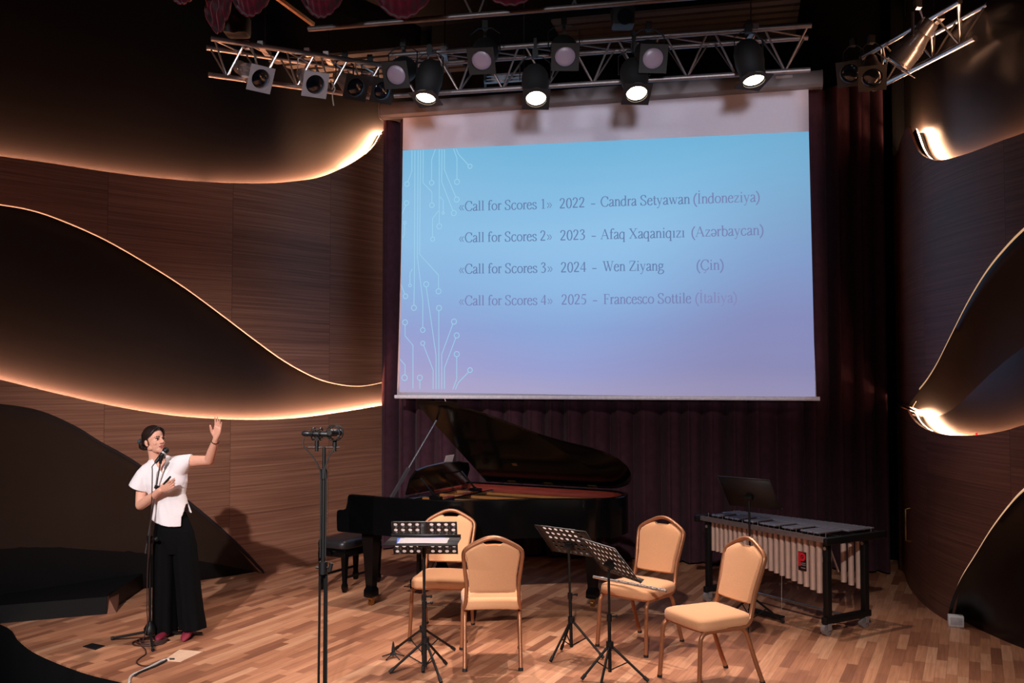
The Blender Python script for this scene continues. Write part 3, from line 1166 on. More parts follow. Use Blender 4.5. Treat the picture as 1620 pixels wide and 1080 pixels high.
# circuit-board pattern on the slide's left margin (surveyed points)
CX = lambda x, y: (610 + x / 2.57, 220 + y / 2.571)
lines = [
    [(108, 46), (108, 130), (92, 172)], [(120, 46), (118, 540), (116, 676)], [(133, 46), (130, 480), (152, 655), (152, 765)],
    [(143, 46), (139, 468), (216, 553), (216, 608)], [(154, 46), (153, 178), (189, 215), (189, 260)],
    [(203, 42), (188, 85), (188, 168)], [(219, 42), (219, 345)], [(230, 42), (229, 175), (274, 290)],
    [(240, 42), (240, 125), (286, 236)], [(277, 40), (291, 78), (291, 164)], [(288, 40), (297, 62), (336, 104)],
    [(216, 292), (192, 322), (192, 397)], [(222, 235), (235, 248), (235, 296)], [(83, 270), (68, 305)], [(79, 346), (77, 390), (70, 402)],
    [(110, 528), (100, 545), (100, 590)], [(64, 592), (78, 628)], [(80, 755), (80, 800), (112, 838), (112, 1015)],
    [(60, 895), (80, 918), (80, 960)], [(140, 980), (140, 1016)], [(166, 600), (206, 880), (206, 1016)],
    [(156, 840), (194, 938), (194, 1016)], [(217, 698), (217, 1016)], [(274, 752), (229, 875), (229, 1016)],
    [(286, 808), (240, 930), (240, 1016)], [(290, 884), (290, 975), (274, 1018)], [(337, 948), (296, 990), (284, 1018)],
]
nodes = [(88, 183, 10), (188, 178, 10), (291, 174, 11), (344, 111, 9), (290, 246, 11), (278, 301, 11), (189, 269, 10), (219, 355, 11), (192, 407, 9),
         (235, 301, 5), (86, 260, 10), (79, 340, 6), (100, 595, 6), (82, 639, 10), (116, 686, 11), (166, 590, 11), (216, 619, 11), (218, 687, 11),
         (152, 776, 10), (80, 745, 11), (279, 742, 11), (290, 798, 11), (152, 830, 9), (290, 874, 11), (344, 939, 10), (78, 970, 12), (140, 970, 11)]
b = MB()
for ln in lines:
    pts = [scr(*CX(*p)) for p in ln]
    ribbon(b, [(p[0] * 1000, p[1] * 1000) for p in pts], 8.0, lambda x, y: sp3(x / 1000, y / 1000, 0.0065))
for (x, y, r) in nodes:
    c0 = scr(*CX(x, y))
    rr = r * 2.75
    pts = [(c0[0] * 1000 + rr * math.cos(2 * PI * i / 18), c0[1] * 1000 + rr * math.sin(2 * PI * i / 18)) for i in range(19)]
    ribbon(b, pts, 8.5, lambda x, y: sp3(x / 1000, y / 1000, 0.0065))
b.build('circuit_pattern', emit('slide_line_pale_blue', (158, 212, 238), 0.95, (8, 8, 8)), slide_o, world=True)

# ------------------------------------------------------------------ lighting trusses
M_ALU = mat('aluminium_tube', (190, 186, 186), 0.28, 0.95, 0.06, 30)
M_ALUD = mat('dull_aluminium', (120, 112, 112), 0.45, 0.8, 0.1, 30)
M_CHROME = mat('polished_aluminium', (200, 202, 208), 0.25, 0.8, 0.05, 20)
M_FIXB = mat('fixture_black', (10, 10, 11), 0.65, 0.0, 0.15, 30)
M_GEL = mat('gel_frame_white', (190, 194, 206), 0.5, 0.2, 0.05, 20)
M_LENSD = mat('dark_lens', (14, 18, 26), 0.12, 0.0, 0.1, 10, coat=0.6)
M_LENSG = mat('unlit_frost_lens', (134, 118, 134), 0.35, 0.0, 0.03, 60)
M_LIT = emit('lit_lens', (255, 226, 190), 14.0)


def truss(name, label, p0, p1, h, wdt, bays, m, group, mb=None):
    p0, p1 = Vector(p0), Vector(p1)
    t = thing(name, label, 'lighting truss', tuple(p0), 0, group)
    d = (p1 - p0).normalized()
    n = Vector((-d.y, d.x, 0)).normalized()
    if n.y < 0:
        n = -n
    L = (p1 - p0).length
    A = lambda q: p0 + d * q
    Bk = lambda q: p0 + d * q + n * wdt
    Lo = lambda q: p0 + d * q + n * wdt * 0.5 + Vector((0, 0, -h))
    for fn in (A, Bk, Lo):
        b = MB()
        b.cyl(fn(0), fn(L), 0.024, n=12)
        b.build('chord', m, t, world=True)
    st = L / bays
    for i in range(bays):
        q = i * st
        for fa, fb in ((A(q + 0.03), Lo(q + st / 2)), (Lo(q + st / 2), A(q + st - 0.03)), (Bk(q + 0.03), Lo(q + st / 2)), (Lo(q + st / 2), Bk(q + st - 0.03)), (A(q), Bk(q + st))):
            b = MB()
            b.cyl(fa, fb, 0.009, n=8)
            b.build('brace', mb or m, t, world=True)
    for q in (0.5, L - 0.5):
        b = MB()
        b.cyl(A(q) + n * wdt / 2, A(q) + n * wdt / 2 + Vector((0, 0, 1.6)), 0.006, n=6)
        b.build('hanging_wire', M_FIXB, t, world=True)
        b = MB()
        b.box((A(q) + n * wdt / 2 + Vector((0, 0, 0.02))), (0.05, wdt + 0.06, 0.05))
        b.build('hanging_clamp', m, t, world=True)
    return t


ZT = 5.10
GT = 'lighting trusses above the stage'
l0 = onz(334, 61, ZT)
l1 = onz(606, 103, ZT)
truss('lighting_truss', 'silver lighting truss over the left wall carrying par cans with white frames', l0, l1, 0.29, 0.26, 5, M_ALU, GT)
c0, c1 = onz(640, 86, ZT), onz(1284, 40, ZT)
cdr = (c1 - c0).normalized()
truss('lighting_truss', 'long lighting truss in front of the projection screen carrying black spotlights', c0 - cdr * 0.15, c1, 0.34, 0.30, 9, M_ALUD, GT)
r0, r1 = onz(1519, 2, ZT), onz(1362, 92, ZT)
truss('lighting_truss', 'short silver lighting truss over the right wall with chrome par cans', r0, r1, 0.29, 0.26, 4, M_ALU, GT)
u0, u1 = onz(488, 46, 5.15), onz(1030, 1, 5.15)
udr = (u1 - u0).normalized()
t = thing('lighting_pipe', 'upper pipe frame with slanted braces behind the red swags', 'pipe', tuple(u0))
b = MB()
b.cyl(u0, u1 + udr * 0.8, 0.024)
b.build('pipe', M_ALUD, t, world=True)
for q, dx in ((0.9, 0.18), (1.5, -0.2), (1.55, 0.16), (2.35, 0.2), (2.4, -0.15), (3.0, 0.2)):
    b = MB()
    b.cyl(u0 + udr * q, u0 + udr * (q + dx) + Vector((0, 0, 0.42)), 0.01, n=8)
    b.build('brace', M_ALUD, t, world=True)
b = MB()
b.cyl(u0 + Vector((0, 0, 0.42)) - udr * 0.2, u1 + udr * 0.8 + Vector((0, 0, 0.42)), 0.024)
b.build('pipe', M_ALUD, t, world=True)
# the strut beside it; its warm lighting is put into the orange colour
s0, s1 = aty(443, 0, 8.1), aty(496, 39, 8.5)
b = MB()
b.tube([s0 + (s0 - s1) * 0.6, s1], 0.016, 4, square=True)
o = b.build('ceiling_strut', mat('strut_lit_orange', (226, 160, 110), 0.4))
tag(o, 'slanted strut between two red swags, coloured pale orange as if lit', 'strut')


# ------------------------------------------------------------------ spotlights
def hang(t, piv, body_r, side, top, m):
    """U-shaped yoke from the pivot axis up to a clamp"""
    b = MB()
    a, c = piv + side * (body_r + 0.015), piv - side * (body_r + 0.015)
    up = Vector((0, 0, 1))
    tt = Vector(top)
    b.tube([a, a.lerp(Vector((a.x, a.y, tt.z)), 0.75) + (tt - piv) * Vector((1, 1, 0)).length * 0, tt + side * body_r * 0.5, tt - side * body_r * 0.5,
            c.lerp(Vector((c.x, c.y, tt.z)), 0.75), c], 0.014, 4, ry=0.005)
    b.build('yoke', m, t, world=True)
    b = MB()
    b.box(tt + up * 0.03, (0.05, 0.06, 0.07))
    b.build('clamp', m, t, world=True)


def spotlight(label, lens, aim, lens_r, length, kind, group, cat='spotlight', name='stage_spotlight', frame=True, hang_z=None, chord=None, power=1.0):
    lens = Vector(lens)
    d = Vector(aim).normalized()
    t = thing(name, label, cat, tuple(lens - d * length), 0, group)
    side = d.cross(Vector((0, 0, 1)))
    side = side.normalized() if side.length > 0.05 else Vector((1, 0, 0))
    R = lens_r
    b = MB()
    if kind == 'silver':
        prof = [(0.02, -length), (R * 0.62, -length + 0.005), (R * 0.70, -length + 0.03), (R * 0.72, -length * 0.72), (R * 0.78, -length * 0.7),
                (R * 0.80, -length * 0.62), (R * 1.0, -length * 0.45), (R * 1.05, -length * 0.40), (R * 1.05, -0.02), (R * 1.12, -0.015), (R * 1.12, 0), (R * 0.98, 0)]
        body_m, fr_m = M_CHROME, M_GEL
    elif kind == 'silver_dark':
        prof = [(0.02, -length), (R * 0.62, -length + 0.005), (R * 0.72, -length * 0.75), (R * 0.8, -length * 0.62), (R * 1.05, -length * 0.4), (R * 1.05, -0.02), (R * 1.12, 0), (R * 0.98, 0)]
        body_m, fr_m = M_ALUD, M_FIXB
    else:
        prof = [(0.03, -length), (R * 0.95, -length + 0.01), (R * 1.2, -length + 0.05), (R * 1.32, -length * 0.75), (R * 1.35, -length * 0.45), (R * 1.2, -length * 0.25), (R * 1.18, -0.03), (R * 1.22, 0.0), (R * 1.02, 0.0)]
        body_m, fr_m = M_FIXB, M_FIXB
    b.lathe(prof, lens, d, 28)
    b.build('body', body_m, t, world=True)
    # lens
    b = MB()
    b.lathe([(R * 0.99, -0.004), (R * 0.9, 0.004), (R * 0.5, 0.012), (0.005, 0.015)], lens + d * 0.002, d, 28)
    lm = M_LIT if kind == 'lit' else (M_LENSG if kind == 'unlit' else M_LENSD)
    b.build('lens', lm, t, world=True)
    if frame:
        Rm = frame_from(d)
        S = R * 1.32
        b = MB()
        n = 24
        ring = []
        for j in range(n):
            a = 2 * PI * j / n
            cx, sy = math.cos(a), math.sin(a)
            kq = S / max(abs(cx), abs(sy))
            ring.append(((R * 1.0 * cx, R * 1.0 * sy), (kq * cx, kq * sy)))
        vs, fs = [], []
        off = lens + d * 0.02
        for z in (0.0, 0.006):
            for i_, o_ in ring:
                vs.append(off + Rm @ Vector((i_[0], i_[1], z)))
                vs.append(off + Rm @ Vector((o_[0], o_[1], z)))
        N2 = 2 * n
        for j in range(n):
            j2 = (j + 1) % n
            fs.append((2 * j, 2 * j + 1, 2 * j2 + 1, 2 * j2))
            fs.append((N2 + 2 * j, N2 + 2 * j2, N2 + 2 * j2 + 1, N2 + 2 * j + 1))
            fs.append((2 * j + 1, N2 + 2 * j + 1, N2 + 2 * j2 + 1, 2 * j2 + 1))
            fs.append((2 * j, 2 * j2, N2 + 2 * j2, N2 + 2 * j))
        b.add(vs, fs)
        b.build('colour_frame', fr_m, t, world=True)
    piv = lens - d * length * 0.6
    top = Vector((piv.x, piv.y, hang_z if hang_z else piv.z + R * 2.4))
    hang(t, piv, R * (0.85 if kind.startswith('silver') else 1.35), side, top, M_ALU if kind == 'silver' else M_FIXB)
    if chord is not None:
        b = MB()
        b.tube([top + Vector((0, 0, 0.03)), Vector((top.x, top.y, chord.z + 0.03)), chord + Vector((0, 0, 0.03)), chord + Vector((0, 0.03, 0))], 0.014, 4, square=True)
        b.build('hook', M_FIXB, t, world=True)
    if kind == 'lit':
        ld = bpy.data.lights.new('lamp', 'SPOT')
        ld.energy = STAGE_LAMP_W * power
        ld.spot_size = math.radians(64)
        ld.spot_blend = 0.8
        ld.color = (1.0, 0.82, 0.71)
        ld.shadow_soft_size = 0.05
        lo = bpy.data.objects.new('lamp', ld)
        COL.objects.link(lo)
        lo.parent = t
        lo.location = lens + d * 0.05 - (lens - d * length)
        lo.rotation_euler = d.to_track_quat('-Z', 'Y').to_euler()
    return t


# depth of the long truss at a picture column
def cdepth(px, extra=0.0):
    k0 = (px - 810) / F_PX
    e = c1 - c0
    tt = (k0 * c0.y - c0.x) / (e.x - k0 * e.y)
    return c0.y + e.y * tt + extra


def chord_pt(lens, aim, L):
    piv = Vector(lens) - Vector(aim).normalized() * L * 0.6
    tt = (piv.x - c0.x) / (c1.x - c0.x)
    return c0.lerp(c1, tt)


GL = 'lit black spotlights on the long truss'
for px, py, aim, txt in ((674, 153, (-0.12, -0.30, -0.95), 'lit black spotlight at the left end of the screen case'),
                         (848, 154, (0.02, -0.52, -0.85), 'brightest lit black spotlight, second from the left end of the screen case'),
                         (1007, 146, (0.03, -0.50, -0.86), 'lit black spotlight hanging below an unlit one over the middle right of the screen'),
                         (1192, 125, (0.10, -0.30, -0.95), 'lit black spotlight near the right end of the long truss')):
    p = aty(px, py, cdepth(px, -0.18))
    spotlight(txt, p, aim, 0.092, 0.36, 'lit', GL, chord=chord_pt(p, aim, 0.36), power=0.4 if px > 1100 else 1.0)
GU = 'unlit black spotlights with grey lenses on the long truss'
for px, py, aim, txt in ((627, 118, (-0.18, -0.80, -0.45), 'unlit black spotlight with grey lens at the left end of the long truss'),
                         (762, 95, (-0.12, -0.75, -0.6), 'unlit black spotlight with grey lens between the two left lit spotlights'),
                         (894, 89, (0.0, -0.78, -0.55), 'unlit black spotlight with grey lens just right of the brightest lit spotlight'),
                         (1033, 92, (0.05, -0.85, -0.45), 'unlit black spotlight with grey lens directly above a lit spotlight')):
    p = aty(px, py, cdepth(px, -0.28))
    spotlight(txt, p, aim, 0.092, 0.34, 'unlit', GU, chord=chord_pt(p, aim, 0.34))
GS = 'silver par cans on the left truss'
for px, py, Y, aim, kind, txt in ((411, 124, 8.45, (0.60, -0.66, -0.45), 'silver', 'silver par can with tilted white frame, leftmost on the left truss'),
                                  (498, 133, 8.62, (0.42, -0.78, -0.46), 'silver', 'silver par can with square-on white frame, second on the left truss'),
                                  (562, 138, 8.8, (0.48, -0.74, -0.46), 'silver_dark', 'par can with a dark frame and dangling cord on the left truss'),
                                  (604, 143, 8.95, (0.50, -0.72, -0.46), 'silver_dark', 'dark par can at the right end of the left truss')):
    spotlight(txt, aty(px, py, Y), aim, 0.088, 0.48, kind, GS, 'par can', 'par_can')
GR = 'par cans on the right truss'
for px, py, Y, aim, kind, txt in ((1421, 100, 7.85, (-0.50, 0.50, -0.72), 'silver', 'large chrome par can pointing down on the right truss'),
                                  (1380, 122, 8.35, (-0.25, -0.70, -0.62), 'silver_dark', 'par can with round dark lens facing down on the right truss'),
                                  (1345, 116, 8.75, (-0.4, -0.75, -0.45), 'silver_dark', 'dark par can at the far end of the right truss')):
    spotlight(txt, aty(px, py, Y), aim, 0.105 if kind == 'silver' else 0.09, 0.40, kind, GR, 'par can', 'par_can')
# dark moving heads and boxes between the trusses
for px, py, Y, txt in ((375, 40, 8.6, 'small black fixture behind the red tail swag on the left truss'), (985, 28, 9.0, 'black fixture box hanging above the long truss between two spotlights')):
    p = aty(px, py, Y)
    t = thing('fixture_box', txt, 'fixture', tuple(p))
    b = MB()
    b.rbox(p, (0.22, 0.2, 0.2), 0.03)
    b.build('housing', M_FIXB, t, world=True)
    b = MB()
    b.lathe([(0.06, 0), (0.075, 0.05), (0.05, 0.05)], p + Vector((0, -0.1, -0.03)), (0.1, -1, -0.3), 18)
    b.build('lens', M_LENSD, t, world=True)
    b = MB()
    b.cyl(p + Vector((0, 0, 0.1)), p + Vector((0, 0, 0.5)), 0.02)
    b.build('hanger', M_FIXB, t, world=True)
# ladder-like plates seen between the truss tubes
cp = aty(799, 125, 9.3)
t = thing('cable_tray', 'pale slatted cable tray between the long truss and the screen case', 'cable tray', tuple(cp))
for i in range(3):
    b = MB()
    b.box(cp + Vector((0, 0.09 * i, 0.06 * i - 0.02)), (0.42, 0.05, 0.02), Matrix.Rotation(math.radians(-12), 3, 'Z'))
    b.build('slat', M_ALUD, t, world=True)
for dx in (-0.19, 0.19):
    b = MB()
    b.cyl(cp + Vector((dx, 0.1, 0.1)), Vector((cp.x + dx, cp.y + 0.1, 6.7)), 0.006, n=6)
    b.build('hanger', M_FIXB, t, world=True)
b = MB()
b.box(cp + Vector((-0.2, 0.1, 0.03)), (0.02, 0.3, 0.12))
b.build('side_plate', M_FIXB, t, world=True)
# dangling cord
p = aty(526, 146, 8.7)
b = MB()
b.tube(catmull([aty(523, 128, 8.72), aty(530, 140, 8.7), aty(526, 150, 8.7), aty(528, 167, 8.7)], 5), 0.006, 6)
o = b.build('cord', mat('pale_cord', (190, 180, 170), 0.8))
tag(o, 'short pale cord dangling from the left truss', 'cord')

# ------------------------------------------------------------------ red swags along the top
M_SWAG = mat('crimson_velvet', (92, 16, 34), 0.9, 0, 0.18, 18, spec=0.15, sheen=0.3)


def swag(label, px0, px1, pyb, Y, ztop=5.75, tail=False):
    a, c = aty(px0, 0, Y), aty(px1, 0, Y)
    zb = aty((px0 + px1) / 2, pyb, Y).z
    base = Vector(((a.x + c.x) / 2, Y, ztop))
    b = MB()

    def f(u, v):
        s = 2 * u - 1
        x = a.x + (c.x - a.x) * u
        if tail:
            w = 1.0 - 0.25 * v
            x = base.x + (x - base.x) * w
            z = ztop - (ztop - zb) * v * (1 - 0.22 * s * s) + 0.01 * math.sin(u * 9)
            y = Y + 0.022 * math.cos(u * PI * 9) + 0.03 * math.sin(v * 22 + 3 * s * s)
        else:
            sag = (1 - s * s) ** 0.8
            z = ztop - 0.12 - (ztop - 0.12 - zb) * v * (0.28 + 0.72 * sag)
            y = Y - 0.16 * v * sag + 0.045 * math.sin(v * 22 + 2.0 * s * s) + 0.012 * math.sin(u * 60)
        return Vector((x, y, z))
    b.grid(f, 48, 40)
    o = b.build('swag', M_SWAG, angle=180, solid=0.006)
    tag(o, label, 'swag curtain', 'red velvet swags along the top')
    return o


swag('narrow gathered red tail hanging in front of the left truss', 318, 372, 51, 8.0, tail=True)
swag('red swag at the far left just above the gathered tail', 262, 332, 18, 7.9)
swag('red swag between the gathered tail and the orange strut', 360, 446, 38, 7.85)
swag('deep red swag right of the orange strut', 466, 562, 40, 7.8)
swag('wide red swag hanging over the left end of the long truss', 575, 705, 41, 7.75)
swag('shallow red swag above the middle of the long truss', 735, 880, 21, 7.7)
b = MB()
b.cyl((-3.4, 7.98, 5.72), (1.0, 7.75, 5.72), 0.03)
o = b.build('curtain_batten', M_FIXB)
tag(o, 'black batten from which the red swags hang', 'batten')

# ------------------------------------------------------------------ banquet chairs
M_COPPER = mat('copper_brown_frame', (160, 106, 74), 0.36, 0.4, 0.06, 25)
M_TAN = mat('tan_upholstery', (212, 155, 112), 0.9, 0, 0.04, 120, bump=0.05, sheen=0.15)
M_RUB = mat('black_rubber', (20, 19, 19), 0.7)


def make_chair(label):
    t = thing('banquet_chair', label, 'chair', group='tan banquet chairs on the stage')
    # seat cushion
    b = MB()

    def outline(k):
        pts = []
        for x, y in ((-0.20, -0.20), (-0.215, 0.0), (-0.225, 0.15), (-0.20, 0.215), (-0.1, 0.238), (0.0, 0.242), (0.1, 0.238), (0.20, 0.215), (0.225, 0.15), (0.215, 0.0), (0.20, -0.20), (0.1, -0.215), (0, -0.218), (-0.1, -0.215)):
            pts.append((x * k, y * k))
        return [(p.x, p.y) for p in catmull([Vector((x, y, 0)) for x, y in pts], 4, closed=True)]
    rings = []
    for k, z in ((0.96, 0.408), (1.0, 0.415), (1.005, 0.44), (1.0, 0.462), (0.965, 0.478), (0.85, 0.488), (0.5, 0.494), (0.05, 0.495)):
        rings.append([Vector((x, y, z - 0.006 * (abs(x) / 0.2) ** 2)) for x, y in outline(k)])
    b.loft(rings)
    b.build('seat', M_TAN, t, angle=60)
    # back pad with the notch that makes the hand hold
    half = [(0.0, 0.53), (0.10, 0.53), (0.160, 0.535), (0.168, 0.555), (0.170, 0.66), (0.186, 0.77), (0.192, 0.815), (0.182, 0.848), (0.145, 0.873), (0.095, 0.898), (0.07, 0.902), (0.045, 0.884), (0.0, 0.870)]
    poly = half + [(-x, z) for x, z in half[-2:0:-1]]

    def yb(z):
        return -0.205 - 0.30 * (z - 0.44)
    cx, cz = 0.0, 0.70
    b = MB()
    rings = []
    for k, d in ((0.93, -0.020), (0.985, -0.016), (1.0, -0.006), (1.0, 0.008), (0.985, 0.020), (0.94, 0.028)):
        rings.append([Vector((cx + (x - cx) * k, yb(z) + d, cz + (z - cz) * k)) for x, z in poly])
    n = len(poly)
    b.loft(rings, caps=False)
    # soft front and back faces: strips across the pad
    for ring, s_, mx_ in ((rings[-1], 1, 0.012), (rings[0], -1, 0.004)):
        hn = len(half)
        L = [ring[i] for i in range(hn)]
        Rr = [ring[0]] + [ring[n - i] for i in range(1, hn - 1)] + [ring[hn - 1]]
        W = 8
        vs, fs = [], []
        for i in range(hn):
            for j in range(W + 1):
                q = L[i].lerp(Rr[i], j / W)
                e = 4 * (j / W) * (1 - j / W)
                vs.append(q + Vector((0, s_ * mx_ * e * min(1, i / 2.0) * min(1, (hn - 1 - i) / 2.0), 0)))
        for i in range(hn - 1):
            for j in range(W):
                fs.append((i * (W + 1) + j, i * (W + 1) + j + 1, (i + 1) * (W + 1) + j + 1, (i + 1) * (W + 1) + j))
        b.add(vs, fs)
    b.build('backrest', M_TAN, t, angle=50)
    # back frame
    side = [(0.196, -0.06, 0.398), (0.198, -0.14, 0.402), (0.196, -0.195, 0.43), (0.188, -0.225, 0.50), (0.186, -0.25, 0.60), (0.200, -0.285, 0.72), (0.208, -0.315, 0.815), (0.195, -0.327, 0.852), (0.15, -0.337, 0.885), (0.07, -0.349, 0.925), (0.03, -0.352, 0.937)]
    path = side + [(0, -0.353, 0.94)] + [(-x, y, z) for x, y, z in side[::-1]]
    b = MB()
    b.tube(catmull(path, 5), 0.0145, 10, ry=0.020)
    b.build('back_frame', M_COPPER, t, angle=60)
    # legs: each side a front and a rear leg meeting under the seat
    for s in (-1, 1):
        f = [(0.222 * s, 0.245, 0.012), (0.216 * s, 0.232, 0.18), (0.212 * s, 0.222, 0.33), (0.209 * s, 0.205, 0.375), (0.206 * s, 0.16, 0.396), (0.203 * s, 0.04, 0.397)]
        b = MB()
        b.tube(catmull(f, 5), 0.0145, 10, ry=0.016)
        l = b.build('leg', M_COPPER, t, angle=60)
        b = MB()
        b.tube([(0.222 * s, 0.245, 0.0), (0.222 * s, 0.244, 0.018)], 0.018, 10)
        b.build('foot_cap', M_RUB, l)
        r = [(0.203 * s, 0.04, 0.397), (0.199 * s, -0.10, 0.394), (0.197 * s, -0.145, 0.375), (0.197 * s, -0.175, 0.33), (0.197 * s, -0.235, 0.17), (0.197 * s, -0.30, 0.012)]
        b = MB()
        b.tube(catmull(r, 5), 0.0145, 10, ry=0.016)
        l = b.build('leg', M_COPPER, t, angle=60)
        b = MB()
        b.tube([(0.197 * s, -0.304, 0.0), (0.197 * s, -0.297, 0.018)], 0.018, 10)
        b.build('foot_cap', M_RUB, l)
    b = MB()
    fr = [(-0.206, -0.16), (-0.212, 0.16), (-0.19, 0.205), (0.0, 0.232), (0.19, 0.205), (0.212, 0.16), (0.206, -0.16)]
    b.tube([(x, y, 0.405) for x, y in fr], 0.008, 8, ry=0.012)
    b.tube([(-0.206, -0.16, 0.405), (0.206, -0.16, 0.405)], 0.010, 8)
    b.build('seat_frame', M_COPPER, t)
    return t


def place(o, x, y, face, label=None):
    o.location = (x, y, 0)
    o.rotation_euler = (0, 0, math.atan2(-face[0], face[1]))
    if label:
        o['label'] = label
    return o


ch = make_chair('tan banquet chair facing the audience behind the two close music stands, before the piano')
CHAIRS = [(-0.557, 7.75, (-0.11, -0.99), None),
          (-0.150, 7.06, (-0.05, 1.0), 'tan banquet chair turned away with only its back toward the audience'),
          (0.985, 7.42, (-0.66, -0.75), 'tan banquet chair with a silver flute lying on its seat'),
          (1.335, 6.53, (-0.90, -0.43), 'empty tan banquet chair turned sideways in front of the vibraphone')]
for i, (x, y, f, lb) in enumerate(CHAIRS):
    place(ch if i == 0 else copy_tree(ch), x, y, f, lb)

# ------------------------------------------------------------------ music stands
M_STAND = mat('stand_black', (12, 12, 13), 0.5, 0.0, 0.12, 40, spec=0.35)
M_DESK = mat('desk_black_brown', (25, 21, 22), 0.55, 0.0, 0.08, 30)
M_PAPER = mat('paper_white', (236, 232, 234), 0.85, 0, 0.01, 50)
_k = NT(M_PAPER)
_tr = _k.n('BsdfTranslucent')
_tr.inputs[0].default_value = (0.85, 0.80, 0.80, 1)
_mx = _k.n('MixShader')
_mx.inputs[0].default_value = 0.72
_out = [n for n in M_PAPER.node_tree.nodes if n.type == 'OUTPUT_MATERIAL'][0]
_k.l(_k.b.outputs[0], _mx.inputs[1])
_k.l(_tr.outputs[0], _mx.inputs[2])
_k.l(_mx.outputs[0], _out.inputs[0])


def desk_mesh(C, u, v, w, h, holes, solid_strip=0.06):
    """desk plate; C = centre, u = width axis, v = upward axis"""
    C, u, v = Vector(C), Vector(u).normalized(), Vector(v).normalized()
    nrm = u.cross(v).normalized()
    b = MB()
    P = lambda x, y, d=0.0: C + u * x + v * y + nrm * d
    if holes:
        nx, ny = 9, 6
        cw, chh = w / nx, h / ny
        K = 12
        for i in range(nx):
            for j in range(ny):
                x0, y0 = -w / 2 + i * cw, -h / 2 + j * chh
                cx, cy = x0 + cw / 2, y0 + chh / 2
                if holes(i, j, nx, ny):
                    inner, outer = [], []
                    for q in range(K):
                        a = 2 * PI * (q + 0.5) / K
                        c_, s_ = math.cos(a), math.sin(a)
                        r = min(cw, chh) * 0.27
                        inner.append(P(cx + r * c_ * 1.1, cy + r * s_))
                        kk = 1 / max(abs(c_) / (cw / 2), abs(s_) / (chh / 2))
                        outer.append(P(cx + kk * c_, cy + kk * s_))
                    o = len(b.v)
                    cor = {1: P(x0 + cw, y0 + chh), 4: P(x0, y0 + chh), 7: P(x0, y0), 10: P(x0 + cw, y0)}
                    b.v.extend(inner + outer)
                    for q in range(K):
                        q2 = (q + 1) % K
                        b.f.append((o + q, o + K + q, o + K + q2, o + q2))
                        if q in cor:
                            b.v.append(cor[q])
                            b.f.append((o + K + q, len(b.v) - 1, o + K + q2))
                else:
                    b.add([P(x0, y0), P(x0 + cw, y0), P(x0 + cw, y0 + chh), P(x0, y0 + chh)], [(0, 1, 2, 3)])
    else:
        b.add([P(-w / 2, -h / 2), P(w / 2, -h / 2), P(w / 2, h / 2), P(-w / 2, h / 2)], [(0, 1, 2, 3)])
    return b, P, nrm


def music_stand(label, base, C, u, v, feet, holes=None, w=0.48, h=0.32, hub_z=0.26):
    """nrm = u x v points to the reader's side"""
    base, C = Vector(base), Vector(C)
    t = thing('music_stand', label, 'music stand', tuple(base), 0, 'black folding music stands')
    b, P, nrm = desk_mesh(C, u, v, w, h, holes)
    desk = b.build('desk', M_DESK, t, world=True, solid=0.003, weld=True)
    b = MB()
    lip = 0.035 if holes else 0.022
    b.add([P(-w / 2, -h / 2), P(w / 2, -h / 2), P(w / 2, -h / 2, lip), P(-w / 2, -h / 2, lip)], [(0, 1, 2, 3)])
    b.build('ledge', M_DESK, desk, world=True, solid=0.003)
    uu, vv = Vector(u).normalized(), Vector(v).normalized()
    b = MB()
    for s in (-1, 1):
        b.add([P(s * w / 2, -h / 2), P(s * w / 2, h / 2), P(s * w / 2, h / 2, -0.007), P(s * w / 2, -h / 2, -0.007)], [(0, 1, 2, 3)])
    b.add([P(-w / 2, h / 2), P(w / 2, h / 2), P(w / 2, h / 2, -0.007), P(-w / 2, h / 2, -0.007)], [(0, 1, 2, 3)])
    b.build('rim', M_DESK, desk, world=True, solid=0.003)
    # tilt joint
    J = C - nrm * 0.03 - vv * 0.03
    b = MB()
    b.cyl(J - uu * 0.035, J + uu * 0.035, 0.022)
    b.box(C - nrm * 0.012 - vv * 0.03, (0.05, 0.05, 0.02), frame_from(nrm))
    b.build('tilt_joint', M_STAND, t, world=True)
    top = Vector((J.x, J.y, J.z))
    bot = Vector((base.x, base.y, 0.05))
    mid = bot.lerp(top, 0.52)
    b = MB()
    b.cyl(bot, mid, 0.0125)
    b.build('lower_tube', M_STAND, t, world=True)
    b = MB()
    b.cyl(mid, top, 0.009)
    b.build('upper_tube', M_STAND, t, world=True)
    b = MB()
    b.cyl(mid - Vector((0, 0, 0.03)), mid + Vector((0, 0, 0.015)), 0.018)
    b.cyl(mid, mid + Vector((0.045, 0.01, 0)), 0.006)
    b.ball(mid + Vector((0.05, 0.01, 0)), 0.011, 10, 8)
    b.build('collar', M_STAND, t, world=True)
    hub = Vector((base.x, base.y, hub_z))
    b = MB()
    b.cyl(hub - Vector((0, 0, 0.025)), hub + Vector((0, 0, 0.02)), 0.026)
    b.build('hub', M_STAND, t, world=True)
    low = Vector((base.x, base.y, 0.06))
    for f in feet:
        f = Vector((f[0], f[1], 0.012))
        d = (f - hub)
        s0 = hub + d.normalized() * 0.02
        b = MB()
        b.cyl(s0, f, 0.009)
        lg = b.build('leg', M_STAND, t, world=True)
        b = MB()
        b.cyl(f - d.normalized() * 0.04, f, 0.0125)
        b.build('rubber_foot', M_RUB, lg, world=True)
        b = MB()
        b.cyl(hub + d * 0.48, low, 0.0045, n=8)
        b.build('strut', M_STAND, lg, world=True)
    return t


def tripod(base, R, a0):
    return [(base[0] + R * math.cos(math.radians(a0 + k * 120)), base[1] + R * math.sin(math.radians(a0 + k * 120))) for k in range(3)]


